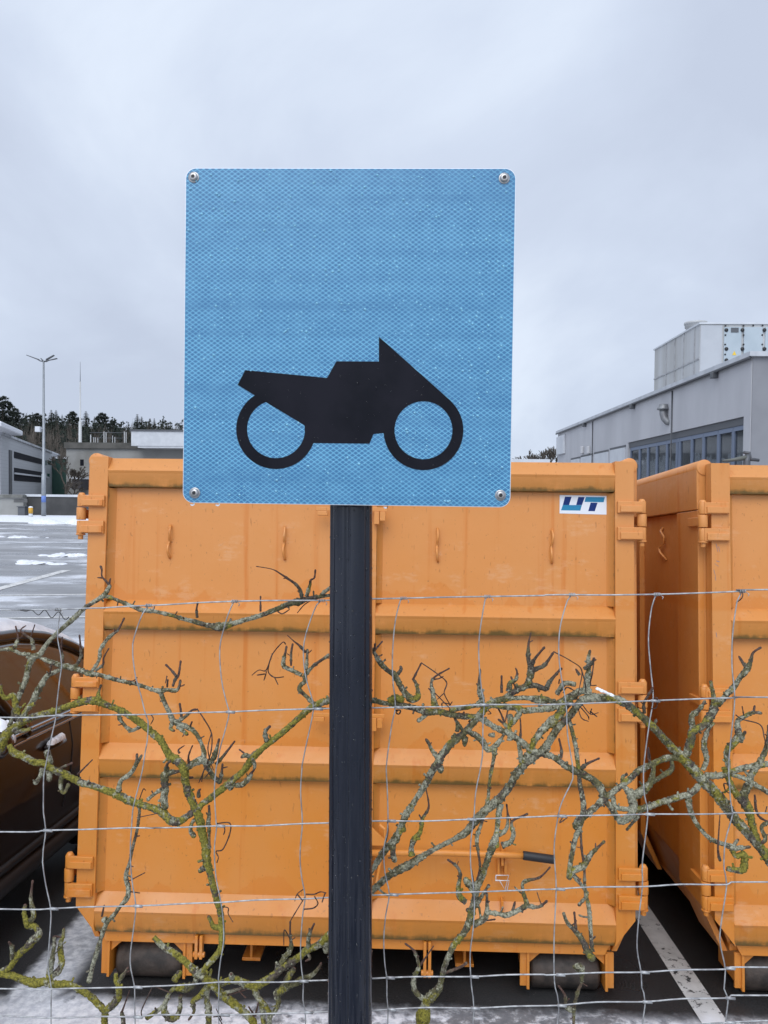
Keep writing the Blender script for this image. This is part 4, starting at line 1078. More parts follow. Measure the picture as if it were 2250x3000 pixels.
shrub('grey-brown bare shrub with long diagonal stems, right beside the sign post', MIDP, 'M', (0.06, FY+0.02, 0.45))
shrub('bare lichen-grey shrub at the right edge with one thick slanting stem', RIGHTP, 'R', (0.74, FY+0.02, 0.45))
# a pinch of snow caught in a fork
m = MB(); c = un(1772, 2032, FY+0.002)
for i in range(12): m.dome(c+Vector((0.0026*(i-6), -0.006+0.003*rb.uniform(-1, 1), -0.0011*(i-6)+0.003)), (rb.uniform(-.3, .3), -0.6, 1), rb.uniform(.002, .0045), 0.0035, 7)
tag(m.build('snow_clump', MT['snow']), 'tiny clump of white snow lying in a branch fork of the right shrub', 'snow')

# ------------------------------------------------------------------ parked car on the left
MT['car_paint'] = mat('dark brown car paint', (0.013, 0.006, 0.0045), 0.28); NT(MT['car_paint']).b.inputs['Coat Weight'].default_value = 0.8; NT(MT['car_paint']).b.inputs['Coat Roughness'].default_value = 0.06
MT['car_glass'] = mat('tinted glass', (0.018, 0.014, 0.012), 0.04, 0, 1.0); NT(MT['car_glass']).b.inputs['IOR'].default_value = 2.0
MT['chrome'] = mat('chrome strip', (0.55, 0.56, 0.58), 0.18, 1.0)
MT['tyre'] = mat('tyre', (0.015, 0.015, 0.016), 0.8)
MT['rim'] = mat('alloy rim', (0.35, 0.35, 0.36), 0.35, 0.9)
MT['lamp'] = mat('clear lamp', (0.6, 0.6, 0.6), 0.1); MT['tail'] = mat('red lamp', (0.3, 0.01, 0.01), 0.15)
CX = -2.84; HWC = 0.89                     # centre line and half width: flank at x = -1.95
car = thing('parked_car', 'dark brown car with snow on its roof, parked beside the left container', 'car', (CX, 3.9, 0.0)); CO = Vector(car.location)
belt = [(1.98, .62), (2.1, .72), (2.5, .84), (2.95, .93), (3.4, .965), (4.0, .972), (4.6, .965), (5.1, .96), (5.6, .955), (5.8, .93), (5.88, .80)]
def interp(tab, y):
    if y <= tab[0][0]: return tab[0][1]
    for (a, b), (c, d) in zip(tab, tab[1:]):
        if y <= c: return b+(d-b)*(y-a)/(c-a)
    return tab[-1][1]
def half(y):                               # plan half-width
    t = (y-3.95)/1.97; return HWC*(1-0.26*abs(t)**5)
ysl = [1.98+3.9*i/60 for i in range(61)]
wheels_y = (2.72, 5.16)
m = MB(); ring = []
for y in ysl:
    b_ = interp(belt, y); h_ = half(y); lo = 0.24
    for wy in wheels_y:
        d_ = abs(y-wy)
        if d_ < 0.36: lo = max(lo, math.sqrt(0.36**2-d_*d_)+0.31)
    pr = [(0.97, lo), (1.0, max(lo, 0.36)), (0.985, max(lo, 0.44)), (0.995, max(lo, .60)), (1.0, max(lo, min(b_-.06, .80))), (0.985, b_-0.012), (0.955, b_+0.012), (0.6, b_+0.02+0.04*(y < 3.0)), (0.0, b_+0.03+0.06*(y < 3.0))]
    ring.append([(s*h_*k, y, z) for s, seq in ((1, pr), (-1, pr[:-1][::-1])) for k, z in seq])
n = len(ring[0]); vs = [(CX+x, y, z) for rr in ring for x, y, z in rr]
fs = [(i*n+j, (i+1)*n+j, (i+1)*n+(j+1), i*n+j+1) for i in range(60) for j in range(n-1)]+[tuple(range(n)), tuple(range(61*n-1, 60*n-1, -1))]
m.add(vs, fs, True); m.build('body', MT['car_paint'], car, origin=CO)
roof = [(3.0, .95), (3.25, 1.16), (3.55, 1.355), (3.8, 1.44), (4.05, 1.475), (4.3, 1.468), (4.6, 1.425), (4.9, 1.335), (5.15, 1.225), (5.4, 1.09), (5.6, .97)]
def cabin_half(y, z):                      # tumblehome
    return (half(y)-0.03)-(z-0.95)*0.42
def cabin(name, material, ztop, inset, zlow):
    m = MB(); rs = []; Y_ = [3.02+2.56*i/48 for i in range(49)]
    for y in Y_:
        t_ = interp(roof, y)+ztop; seq = []
        for k in range(9):
            z = zlow+(t_-zlow)*min(1, k/6.0) if k < 7 else t_+0.02*(k-6)*0.6
            xh = max(0.02, cabin_half(y, min(z, t_))-inset) if k < 7 else (cabin_half(y, t_)-inset)*(0.8 if k == 7 else 0.0)
            seq.append((xh, z))
        rs.append([(s*x, y, z) for s, q in ((1, seq), (-1, seq[:-1][::-1])) for x, z in q])
    n = len(rs[0]); m.add([(CX+x, y, z) for r_ in rs for x, y, z in r_], [(i*n+j, (i+1)*n+j, (i+1)*n+j+1, i*n+j+1) for i in range(48) for j in range(n-1)], True)
    return m.build(name, material, car, origin=CO)
cabin('window_glass', MT['car_glass'], -0.012, 0.006, 0.955)
# roof skin, pillars and the arched frame round the side glass
m = MB(); rows = []
for i in range(49):
    y = 3.02+2.56*i/48; t_ = interp(roof, y); xs_ = cabin_half(y, t_)
    if y < 3.72 or y > 4.75: continue
    rows.append([(CX+xs_*k, y, t_+0.012*(1-k*k)) for k in (1.0, 0.9, 0.6, 0.3, 0, -0.3, -0.6, -0.9, -1.0)])
n = 9; m.add([p for r_ in rows for p in r_], [(i*n+j, (i+1)*n+j, (i+1)*n+j+1, i*n+j+1) for i in range(len(rows)-1) for j in range(8)], True)
for s in (1, -1):
    pts = [(CX+s*(cabin_half(y, interp(roof, y))+0.004), y, interp(roof, y)-0.012) for y in [3.05+2.5*i/40 for i in range(41)]]
    m.tube(pts, [0.034]*41, 8)
    m.tube([(CX+s*(cabin_half(3.95, .95)+0.008), 4.02, .97), (CX+s*(cabin_half(3.8, 1.2)+0.008), 3.86, 1.2), (CX+s*(cabin_half(3.7, 1.4)+0.006), 3.74, 1.41)], [0.03]*3, 8)
m.build('roof', MT['car_paint'], car, origin=CO)
for s in (1, -1):
    m = MB()
    for z_, r_ in ((0.992, 0.011), (0.945, 0.008)):
        pts = [(CX+s*(half(y)-0.012+0.002), y, z_+interp(belt, y)-0.968) for y in [3.1+2.3*i/30 for i in range(31)]]
        m.tube(pts, [r_]*31, 8)
    m.build('window_trim', MT['chrome'], car, origin=CO)
    m = MB(); m.tube([(CX+s*(half(y)-0.004), y, 0.375) for y in [3.1+1.65*i/20 for i in range(21)]], [0.022]*21, 8)
    m.tube([(CX+s*(half(y)-0.02), y, 0.29) for y in [3.1+1.65*i/20 for i in range(21)]], [0.055]*21, 8)
    m.build('sill_trim', MT['black'], car, origin=CO)
    m = MB(); m.tube([(CX+s*(half(4.52)*k+.0005), y_, z_) for k, y_, z_ in ((.985, 4.50, .95), (1.0, 4.53, .80), (.998, 4.52, .62), (.988, 4.44, .46))], [.004]*4, 6); m.build('door_seam', MT['black'], car, origin=CO)
    m = MB(); yy = 4.27; xx = CX+s*(half(yy)+0.002)
    m.tube([(xx-s*.004, yy-.10, .86), (xx+s*.026, yy-.075, .866), (xx+s*.032, yy, .866), (xx+s*.026, yy+.075, .862), (xx-s*.004, yy+.10, .856)], [.014, .016, .017, .016, .014], 10)
    dh = m.build('door_handle', MT['car_paint'], car, origin=CO)
    m = MB()
    for i in range(7): m.dome((xx+s*0.022, yy-0.075+0.022*i, 0.876), (0, 0, 1), 0.024, 0.02+0.018*rb.random(), 8)
    m.build('snow', MT['snow'], dh)
    m = MB(); mx = CX+s*(HWC+0.10)
    m.tube([(mx-s*.16, 3.42, .985), (mx-s*.10, 3.42, 1.02), (mx-s*.08, 3.42, 1.03)], [.022]*3, 8)
    m.tube([(mx-s*.09, 3.44, 1.07), (mx-s*.07, 3.43, 1.07), (mx+s*.03, 3.42, 1.075), (mx+s*.07, 3.43, 1.07), (mx+s*.085, 3.45, 1.068)], [.05, .075, .078, .062, .03], 14)
    mi = m.build('side_mirror', MT['car_paint'], car, origin=CO)
    m = MB()
    for i in range(8): m.dome((mx-s*0.08+s*0.02*i, 3.44+rb.uniform(-.02, .02), 1.125), (0, 0, 1), 0.05, 0.045+0.02*rb.random(), 9)
    m.build('snow', MT['snow'], mi)
    for wy in wheels_y:
        m = MB(); x0 = CX+s*(half(wy)-0.20); x1 = CX+s*(half(wy)-0.015); r_ = 0.315
        m.tube([(x0, wy, r_), (x0+s*.02, wy, r_), (x1-s*.02, wy, r_), (x1, wy, r_), (x1, wy, r_)], [r_-.03, r_, r_, r_-.03, .2], 36)
        wh = m.build('wheel', MT['tyre'], car, origin=CO)
        m = MB(); m.tube([(x1-s*.03, wy, r_), (x1+s*.004, wy, r_), (x1+s*.004, wy, r_)], [.205, .205, .18], 30)
        for k in range(5):
            a = k*1.2566; m.tube([(x1+s*.006, wy+.03*math.cos(a), r_+.03*math.sin(a)), (x1+s*.006, wy+.19*math.cos(a), r_+.19*math.sin(a))], [.026, .018], 6)
        m.build('rim', MT['rim'], wh)
    m = MB(); m.tube([(CX+s*.55, 1.99, .60), (CX+s*.66, 2.02, .61), (CX+s*.74, 2.12, .64)], [.05, .065, .04], 12); m.build('headlight', MT['lamp'], car, origin=CO)
    m = MB(); m.tube([(CX+s*.5, 5.85, .80), (CX+s*.62, 5.83, .80), (CX+s*.68, 5.75, .80)], [.04, .055, .03], 12); m.build('tail_light', MT['tail'], car, origin=CO)
for o_ in [o for o in C.objects if o.parent and o.name.split('.')[0] in ('snow', 'rim') and o.parent.parent == car]:
    me = o_.data; me.transform(Matrix.Translation(-CO))
m = MB(); rows = []
Ys = [3.62+1.98*i/60 for i in range(61)]
for y in Ys:
    t_ = interp(roof, y); xs_ = cabin_half(y, t_)+0.012
    e_ = min(1, (y-3.62)/0.15, (5.60-y)/0.10+0.02); row = []
    for k in range(25):
        u = 1-2*k/24; edge = (1-abs(u)**6)**0.5
        hgt = (0.075+0.012*mnoise.noise(Vector((y*6, u*4, 0)))+0.006*mnoise.noise(Vector((y*21, u*17, 5))))*edge*max(0, e_)**0.5
        row.append((CX+xs_*u, y, t_+0.016+hgt))
    rows.append(row)
n = 25; m.add([p for r_ in rows for p in r_], [(i*n+j, (i+1)*n+j, (i+1)*n+j+1, i*n+j+1) for i in range(60) for j in range(24)], True)
tag(m.build('roof_snow', MT['snow'], car, origin=CO))
m = MB()
for i in range(26): 
    y = 3.55+rb.uniform(-.16, .3); m.dome((CX+half(y)-0.03+rb.uniform(-.02, .015), y, 0.985), (0.3, 0, 1), rb.uniform(.02, .045), rb.uniform(.015, .05), 8)
m.build('ledge_snow', MT['snow'], car, origin=CO)
# ------------------------------------------------------------------ far side of the lot, right and left (slope frame)
class Facade:                              # a vertical wall plane; a = along, s(px) -> (along, height)
    def __init__(s, P, a):
        s.a = Vector((a[0], a[1], 0)).normalized(); s.nn = Vector((-s.a.y, s.a.x, 0)); s.P = Vector((P[0], P[1], 0))
        s.rz = math.atan2(s.a.y, s.a.x)
    def __call__(s, px, py):
        r = FMI.to_3x3() @ ray(px, py); p = LE+r*((s.P-LE).dot(s.nn)/r.dot(s.nn))
        return (p-s.P).dot(s.a), p.z
    def thing(s, name, label, cat, **k): return far_thing(name, label, cat, s.P.x, s.P.y, 0, s.rz, **k)
def quadbox(m, F, pts, y0, y1, **k):       # picture quad on a facade, given depth y0..y1
    m.prism([F(*p) for p in pts], 'y', y0, y1, **k)
plaster = noisy('grey render', (0.50, 0.50, 0.52), (0.43, 0.43, 0.45), 0.5, 0.85, 0, 0.05, (1, 1, .4), bdist=.02)
frame_blue = mat('blue grey window frame', (0.15, 0.185, 0.26), 0.5)
glass = mat('dark window glass', (0.50, 0.53, 0.55), 0.03, 0, 0.8); NT(glass).b.inputs['Transmission Weight'].default_value = 0.95; NT(glass).b.inputs['IOR'].default_value = 1.2
white_panel = noisy('white panel', (0.58, 0.60, 0.63), (0.52, 0.54, 0.57), 1.2, 0.6)
dirty_white = noisy('weathered pale cladding', (0.50, 0.51, 0.52), (0.40, 0.40, 0.39), 0.8, 0.6, 0.1, 0, (1, 1, .1))
dark_metal = mat('dark grey metal', (0.10, 0.105, 0.115), 0.5, 0.3)
concrete = noisy('stained concrete', (0.30, 0.30, 0.29), (0.19, 0.185, 0.17), 0.16, 0.9, 0, 0, (1, 1, 1), .38, .66)
snowm = MT['snow']
Z2 = lambda x, y: (1500+x*.4521, 900+y*.4521)
# right: long rendered hall
XW = 9.4
FRt = Facade((XW, unfx(*Z2(1555, 300), XW).y), (0, -1))
fq = lambda x, y: FRt(*Z2(x, y))
h_roof = fq(1555, 322)[1]
s_far = fq(297, 900)[0]
hall = FRt.thing('workshop_hall', 'long grey rendered hall with a blue-framed window band on the right', 'building')
m = MB(); wz0, wz1 = fq(1495, 705)[1], fq(1495, 705)[1]
ws0, ws1 = fq(750, 900)[0], fq(1497, 900)[0]
wzt = fq(1200, 776)[1]; wzb = -0.4+LE.z-0.35
wsg = (s_far, 0.0)
m.box(s_far, ws0, 0, 14, 0, h_roof); m.box(ws1, 0, 0, 14, 0, h_roof); m.box(ws0, ws1, 0, 14, wzt, h_roof); m.box(ws0, ws1, 0, 14, 0, wzb); m.box(ws0, ws1, 0.5, 14, wzb, wzt)
m.box(0, 0.0, 0, 0, 0, 0) if False else None
m.build('wall', plaster, hall)
m = MB(); m.box(s_far-0.12, 0.15, -0.12, 14.2, h_roof, h_roof+0.13)
m.build('roof_edge', noisy('zinc roof edge', (0.55, 0.57, 0.60), (0.45, 0.47, 0.5), 2, 0.5, .2), hall)
m = MB(); m.tube([(s_far-.1, -0.1, h_roof-0.04), (0.1, -0.1, h_roof-0.04)], [0.045]*2, 10); m.build('gutter', dark_metal, hall)
for x, y in ((480, 765), (795, 630), (1332, 405)):
    s_, z_ = fq(x, y); m = MB(); m.box(s_-.09, s_+.09, -.2, -.002, h_roof-.24, h_roof-.06); m.build('gutter_bracket', dark_metal, hall, bevel=.02)
for x in (527, 1040):
    s_, _ = fq(x, 700); m = MB(); m.tube([(s_, -.03, 0), (s_, -.03, h_roof-.1)], [.025]*2, 8); m.build('downpipe', dark_metal, hall)
m = MB(); m.box(.0008, .03, 0.02, 13.9, 0, h_roof-.02); m.build('end_shade_sheet', noisy('dark grey end shade', (.26, .265, .285), (.22, .225, .245), .5, .8), hall)  # thin sheet: shade on the end wall put into a darker colour
# window band
edges = [757, 815, 868, 925, 990, 1055, 1072, 1150, 1225, 1320, 1415, 1495]
ss = [fq(x, 800)[0] for x in edges]
m = MB(); m.box(ws0+.02, ws1-.02, 0.06, 0.16, wzt-.22, wzt-.003)
m.build('window_lintel', dark_metal, hall)
for i in range(len(ss)-1):
    a, b = ss[i], ss[i+1]
    if b-a < 0.25: 
        mm = MB(); mm.box(a, b, 0.06, 0.2, wzb, wzt-.23); mm.build('window_post', white_panel, hall); continue
    f_ = MB(); t_ = 0.09
    z0, z1 = wzb, wzt-.225
    f_.box(a+.01, a+t_, .08, .18, z0, z1); f_.box(b-t_, b-.01, .08, .18, z0, z1); f_.box(a+t_, b-t_, .08, .18, z1-.13, z1); f_.box(a+t_, b-t_, .08, .18, z0, z0+.1)
    wf = f_.build('window', frame_blue, hall)
    p = MB(); p.box(a+t_, b-t_, .12, .135, z0+.1, z1-.13); p.build('pane', glass, wf)
    yb_ = (0, 996, 988, 984, 978, 0, 0, 968, 978, 972, 950)[i]
    if yb_:
        zb2 = fq((edges[i]+edges[i+1])/2, yb_)[1]
        c_ = MB(); n_ = 7; w0, w1_ = a+t_+.03, b-t_-.03
        for q_ in range(n_):                # pale slats added behind the glass, standing in for reflections in the panes
            u0, u1 = w0+(w1_-w0)*q_/n_, w0+(w1_-w0)*(q_+1)/n_
            c_.box(u0, u1, .155+.004*(q_ % 2), .17, z0+.1, zb2+rb.uniform(-.12, .16))
        c_.build('reflection_slat', MT['snow'], wf)
# white service doors further along
for (xa, ya), (xb, yb) in (((640, 930), (733, 905)), ((537, 955), (622, 935)), ((450, 975), (522, 957)), ((385, 992), (440, 978))):
    s0, z0 = fq(xa, ya); s1, z1 = fq(xb, yb); zt = (z0+z1)/2
    m = MB(); m.box(s0, s1, -.03, 0.0005, 0.3, zt); pd = m.build('panel_door', white_panel, hall)
    m = MB(); m.box(s0-.12, s1+.12, -.02, .0003, zt+.002, zt+.1); m.build('door_frame', dark_metal, pd)
for x in (462, 503):
    s_, z_ = fq(x, 925); m = MB(); m.box(s_-.16, s_+.16, -.14, 0, z_-.2, z_+.2); m.build('wall_lamp', mat('lamp housing', (.55, .55, .56), .5), hall, bevel=.04)
# name board at the far corner, bent ventilation cowl
s0, z1 = fq(302, 832); s1, z0 = fq(347, 948)
m = MB(); m.box(s0, s1, -.14, -.001, z0, z1-.1); m.build('wall_board', white_panel, hall, bevel=.03)
m = MB(); s_, z_ = fq(1005, 755); kv = 0.36
p0 = Vector((s_, .05, z_)); V3 = lambda a, b, c: p0+Vector((a, b, c))*kv
m.tube([V3(0.5, 0.1, .02), V3(0.42, -.25, .12), V3(.2, -.5, .5), V3(0, -.56, 1.0), V3(-.02, -.56, 1.4)], [.30*kv, .32*kv, .34*kv, .35*kv, .36*kv], 16)
m.tube([V3(-.02, -.56, 1.4), V3(-.02, -.56, 1.55), V3(-.02, -.56, 1.75), V3(-.02, -.56, 1.95)], [.58*kv, .6*kv, .42*kv, .4*kv], 16)
m.build('vent_cowl', noisy('galvanised cowl', (.30, .31, .32), (.2, .2, .21), 3, .5, .4), hall)
# canopy on the end wall
m = MB(); m.box(.032, 1.2, 1.9, 9, h_roof-.95, h_roof-.15); m.box(0.034, 1.4, 2.9, 9, h_roof-1.9, h_roof-1.75); m.box(0.033, .16, 2.9, 3.1, h_roof-1.75, h_roof-.96)
m.build('canopy', dark_metal, hall)
# plant room on the roof
X2 = 12.6
FH = Facade((X2, unfx(*Z2(1220, 110), X2).y), (0, -1))
hq = lambda x, y: FH(*Z2(x, y))
hs = hq(925, 300)[0]; ht = hq(1220, 110)[1]
plant = FH.thing('rooftop_plant_room', 'pale metal-clad ventilation plant box standing on the hall roof', 'plant room')
plant.matrix_world = FM @ Matrix.Translation((FH.P.x, FH.P.y, h_roof+.2)) @ Matrix.Rotation(FH.rz, 4, 'Z')
zz = ht-h_roof-.2
m = MB(); m.box(hs, 0, 0, 9, 0, zz); m.build('casing', dirty_white, plant)
m = MB()
for x in (1003, 1058, 1115, 1185):
    s_, _ = hq(x, 250); m.box(s_-.03, s_+.03, -.04, -.001, 0, zz-.01)
m.box(hs, 0.0, -.035, -.0005, 1.9, 1.96); m.build('seam_strip', noisy('seam', (.40, .41, .42), (.3, .3, .31), 3, .6), plant)
m = MB(); m.box(hs-.06, .06, -.06, 9.1, zz, zz+.07); m.build('lid', white_panel, plant)
def on_front(px, py):                      # front face of the plant room: plane y = FH.P.y
    p = unf(*Z2(px, py), FH.P.y); return p.x-X2, p.z-h_roof-.2
for a, b in ((1372, 1485), (1500, 1622), (1638, 1780)):
    xa_, _ = on_front(a, 200); xb_, _ = on_front(b, 200)
    m = MB(); m.box(.0005, .05, xa_, xb_, .05, zz-.12); fp = m.build('access_panel', noisy('blue-white panel', (.40, .46, .50), (.36, .42, .46), 1, .45), plant, bevel=.015)
m = MB(); x1, _ = on_front(1215, 200); xz, _ = on_front(1360, 200); m.box(.0003, .03, 0.02, xz, .02, zz-.05); m.build('cover_sheet', noisy('pale sheet', (.44, .46, .49), (.4, .42, .45), 1, .5), plant, bevel=.01)
for x, y in ((1386, 150), (1490, 150), (1632, 150), (1386, 272), (1490, 272), (1632, 272), (1386, 345)):
    xx, z_ = on_front(x, y); m = MB(); m.cyl((.05, xx, z_), (.09, xx, z_), .085, .07, 14); m.build('latch', MT['black'], plant)
for x, y in ((1380, 122), (1497, 122), (1560, 120), (1620, 120), (1380, 182), (1497, 182), (1618, 182), (1378, 243), (1497, 243), (1618, 243), (1378, 308)):
    xx, z_ = on_front(x, y); m = MB(); m.cyl((.05, xx, z_), (.075, xx, z_), .04, .035, 10); m.build('bolt', MT['black'], plant)
xx, z_ = on_front(1440, 150); m = MB(); m.box(.05, .07, xx-.16, xx+.16, z_-.1, z_+.1); m.build('type_plate', dark_metal, plant)
xx, z_ = on_front(1437, 300); m = MB(); m.prism([(xx-.09, z_-.08), (xx+.09, z_-.08), (xx, z_+.1)], 'x', .05, .06); m.build('warning_triangle', mat('yellow', (.75, .5, .05), .5), plant)
c0 = hq(1110, 185)[0]; r_ = .42
m = MB(); m.tube([(c0, .55, zz+.1), (c0, .55, zz+.28), (c0, .55, zz+.29), (c0, .55, zz+.42), (c0, .55, zz+.43), (c0, .55, zz+.52)], [r_, r_, r_*1.12, r_*1.12, r_*1.2, r_*1.2], 24)
cw = m.build('exhaust_cowl', dirty_white, plant)
# jointed metal arm peeping over the right container
b = un(2190, 1345, 9.3); b.z = 0.0
arm = thing('loading_crane', 'dark grey jointed crane arm peeping over the right container', 'crane', (b.x, b.y, gz(b.y)))
AO = Vector(arm.location); q = lambda x, y: un(*Z2(x, y), 9.3)
m = MB(); p_ = [q(1520, 1000)-Vector((0, 0, 2.0)), q(1520, 1000), q(1528, 955)]; p_[0].z = gz(9.3); m.tube(p_, [.08, .04, .03], 10); m.build('mast', dark_metal, arm, origin=AO)
m = MB(); m.tube([q(1365, 995), q(1430, 990), q(1530, 972)], [.012, .02, .032], 8); m.build('boom', mat('olive grey metal', (.12, .125, .11), .6), arm, origin=AO)
m = MB(); m.tube([q(1500, 940), q(1535, 945), q(1545, 985), q(1600, 992)], [.018, .026, .026, .02], 8); m.build('ram', dark_metal, arm, origin=AO)

# left: office building with dark window strips
Z6 = lambda x, y: (x*.2261, 1050+y*.2261)
dv = FMI.to_3x3() @ ray(446, 1436)
pf = unf(*Z6(760, 1262), 150)
FL = Facade((pf.x, pf.y), (dv.x, dv.y))
lq0 = lambda x, y: FL(*Z6(x, y))
near = lq0(12, 1100)[0]
FL = Facade(FL.P+FL.a*near, FL.a); lq = lambda x, y: FL(*Z6(x, y))
LL = lq(760, 1262)[0]; hL = lq(760, 1262)[1]
siding = mat('pale grey siding', (0.42, 0.435, 0.455), 0.6); t = NT(siding); x, y, z = t.sep(t.coord()); 
t.col(t.mix(t.rng(t.m('FRACT', t.m('MULTIPLY', z, 2.2)), .88, .94), (0.43, .445, .465), (.36, .37, .39)))
office = FL.thing('office_building', 'pale grey office block with two dark window strips at far left', 'building')
m = MB(); m.box(0, LL, 0, 16, 0, hL); m.build('wall', siding, office)
m = MB(); m.box(-.3, LL+.1, -.25, 16.2, hL, hL+.28); m.build('roof', noisy('roof edge grey', (.30, .31, .33), (.5, .52, .55), .6, .7), office)
m = MB(); s1, z1 = lq(120, 1030); m.box(-9, s1, -1.6, 6, hL+.29, hL+.95); rs = m.build('roof_overhang', snowm, office, bevel=.15)
def strip(a, b, c, d, name, material, dep):
    s0 = lq(*a)[0]; s1 = lq(*b)[0]; zt = lq(*a)[1]; zb = lq(*d)[1]
    m = MB(); m.box(s0, s1, -dep, -.0015, zb, zt); return m.build(name, material, office)
dglass = mat('night-blue strip glass', (.006, .007, .012), .12, 0, .3)
strip((180, 1205), (575, 1305), (575, 1375), (180, 1290), 'window_strip', dglass, .05)
w2 = strip((180, 1415), (575, 1478), (575, 1605), (180, 1585), 'window_strip', dglass, .05)
m = MB(); s0, s1 = lq(180, 1490)[0], lq(615, 1540)[0]; m.box(s0, s1, -.22, -.055, lq(180, 1500)[1], lq(180, 1478)[1]); m.build('sun_shade', white_panel, w2)
m = MB(); s0, s1 = lq(113, 1400)[0], lq(146, 1400)[0]; m.box(s0, s1, -.12, -.002, 0, lq(130, 1190)[1]); m.build('vent_shaft', dark_metal, office)
green = mat('dark green glass', (.02, .07, .06), .2)
for a, b, yt, yb in ((580, 600, 1320, 1380), (615, 660, 1320, 1370), (690, 742, 1340, 1470), (610, 640, 1490, 1530)):
    m = MB(); s0, s1 = lq(a, yt)[0], lq(b, yt)[0]; m.box(s0, s1, -.06, -.002, lq(a, yb)[1], lq(a, yt)[1]); m.build('window', green, office)
# concrete hall in the middle distance
DM = 122.0
def mq(x, y): p = unf(*Z6(x, y), DM); return p.x, p.z
mx0, mzt = mq(858, 1088); mxe = unf(980, 1300, DM).x
cb = far_thing('concrete_hall', 'stained concrete hall with a dark roof fascia behind the left container', 'building', mx0, DM)
m = MB(); zf = mq(900, 1165)[1]; m.box(0, mxe-mx0, 0, 25, 0, zf); m.build('wall', concrete, cb)
m = MB(); m.box(-.2, mxe-mx0, -.4, 25.1, zf+.003, mzt); m.build('roof_fascia', noisy('dark mossy fascia', (.115, .11, .10), (.07, .068, .062), .5, .9), cb)
m = MB(); a, b = mq(1040, 1310), mq(1085, 1390); m.box(a[0]-mx0, b[0]-mx0, -.06, -.002, b[1], a[1]); m.build('window', dglass, cb)
m = MB(); a, b = mq(1063, 1392), mq(1088, 1500); m.box(a[0]-mx0, b[0]-mx0, -.02, -.0005, b[1], a[1]); m.build('rain_stain', concrete.copy(), cb)
cb.children[-1].data.materials[0].node_tree.nodes['Principled BSDF'].inputs['Roughness'].default_value = .95
m = MB(); a, b = mq(1035, 1570), mq(1150, 1700); m.box(a[0]-mx0, b[0]-mx0, -3, -.003, b[1], a[1]); gd = m.build('loading_porch', mat('dark porch', (.055, .05, .055), .8), cb)
m = MB(); a, b = mq(1030, 1545), mq(1155, 1568); m.box(a[0]-mx0-.2, b[0]-mx0, -3.2, -.001, b[1]+.01, a[1]); m.build('porch_snow', snowm, gd)
wb0 = unf(381, 1262, DM-4); wb1 = unf(560, 1307, DM-4)
wb = far_thing('rooftop_container', 'plain pale grey box on the concrete hall roof, beside the sign edge', 'roof box', wb0.x, DM-4, zf)
m = MB(); m.box(0, 34, 0.5, 9, wb1.z-zf, wb0.z-zf); m.box(1, 33, .6, 8, 0.0, wb1.z-zf-.003); m.build('casing', white_panel, wb)
m = MB(); m.box(-.2, 34.2, .35, 9.1, wb0.z-zf+.002, wb0.z-zf+.25); m.build('cap', dark_metal, wb)
rl = far_thing('roof_railing', 'thin steel railing posts along the concrete hall roof', 'railing', unf(262, 1297, DM).x, DM-.2, mzt)
for px, top, wd in ((264, 1273, 5), (273, 1281, 3), (278, 1281, 3), (285, 1282, 3), (303, 1264, 5), (309, 1266, 4), (328, 1276, 3), (335, 1280, 3), (363, 1264, 5), (368, 1266, 4)):
    p = unf(px, top, DM-.2); m = MB(); m.box(p.x-wd*.014, p.x+wd*.014, .2, .3, .0, p.z-mzt); o = m.build('railing_post', dirty_white, rl); o.location.x = -rl_x if False else 0
    for v in o.data.vertices: v.co.x -= unf(262, 1297, DM).x
m = MB(); L_ = unf(372, 1264, DM).x-unf(262, 1264, DM).x
for z_ in (.75, 1.6): m.tube([(0, .25, z_), (L_, .25, z_)], [.05]*2, 6)
m.tube([(L_*.2, .25, .1), (L_*.38, .25, 1.55)], [.05]*2, 6); m.build('rail', dark_metal, rl)
# antenna mast behind the hall
p1 = unf(235, 1060, 128); p2 = unf(235, 1120, 128); p3 = unf(235, 1230, 128)
ms = far_thing('antenna_mast', 'tall thin pale antenna mast rising behind the concrete hall', 'mast', p1.x, 150)
k_ = 150/128
pp = [unf(235, y, 150).z for y in (1060, 1118, 1235)]
m = MB(); m.tube([(0, 0, 0), (0, 0, pp[2]), (0, 0, pp[2]+.01), (0, 0, pp[1])], [.36, .3, .17, .13], 12); m.build('pole', dirty_white, ms)
m = MB(); m.tube([(0, 0, pp[1]), (0, 0, pp[0])], [.06, .03], 8); m.build('antenna', dark_metal, ms)
ms.matrix_world = FM @ Matrix.Translation((unf(235, 1200, 150).x, 150, 0))
# boundary wall, plinth, snow verge, lamp, bollard
def gD(px, py):
    r = FMI.to_3x3() @ ray(px, py); return (LE+r*(-LE.z/r.z)).y
DW = gD(150, 1511); DLP = gD(128, 1514); DBO = gD(90, 1517); DKB = gD(100, 1531)
a = unf(*Z6(350, 1790), DW); b = unf(700, 1455, DW); ztp = unf(*Z6(350, 1760), DW).z
bw = far_thing('boundary_wall', 'low dark boundary wall with a white coping across the lot', 'wall', a.x, DW)
m = MB(); m.box(0, b.x-a.x, 0, .4, 0, a.z); m.build('wall', noisy('dark wall', (.075, .073, .072), (.05, .05, .05), .8, .9), bw)
m = MB(); m.box(-.1, b.x-a.x, -.1, .5, a.z+.003, ztp); m.build('coping', white_panel, bw)
c = unf(*Z6(-300, 1780), DW); d = unf(*Z6(350, 1770), DW)
pl = far_thing('concrete_shed', 'low pale concrete shed with slit openings below the office block', 'shed', c.x, DW-.6)
m = MB(); m.box(0, d.x-c.x-.02, 0, 5, 0, d.z-.25); m.build('wall', concrete, pl)
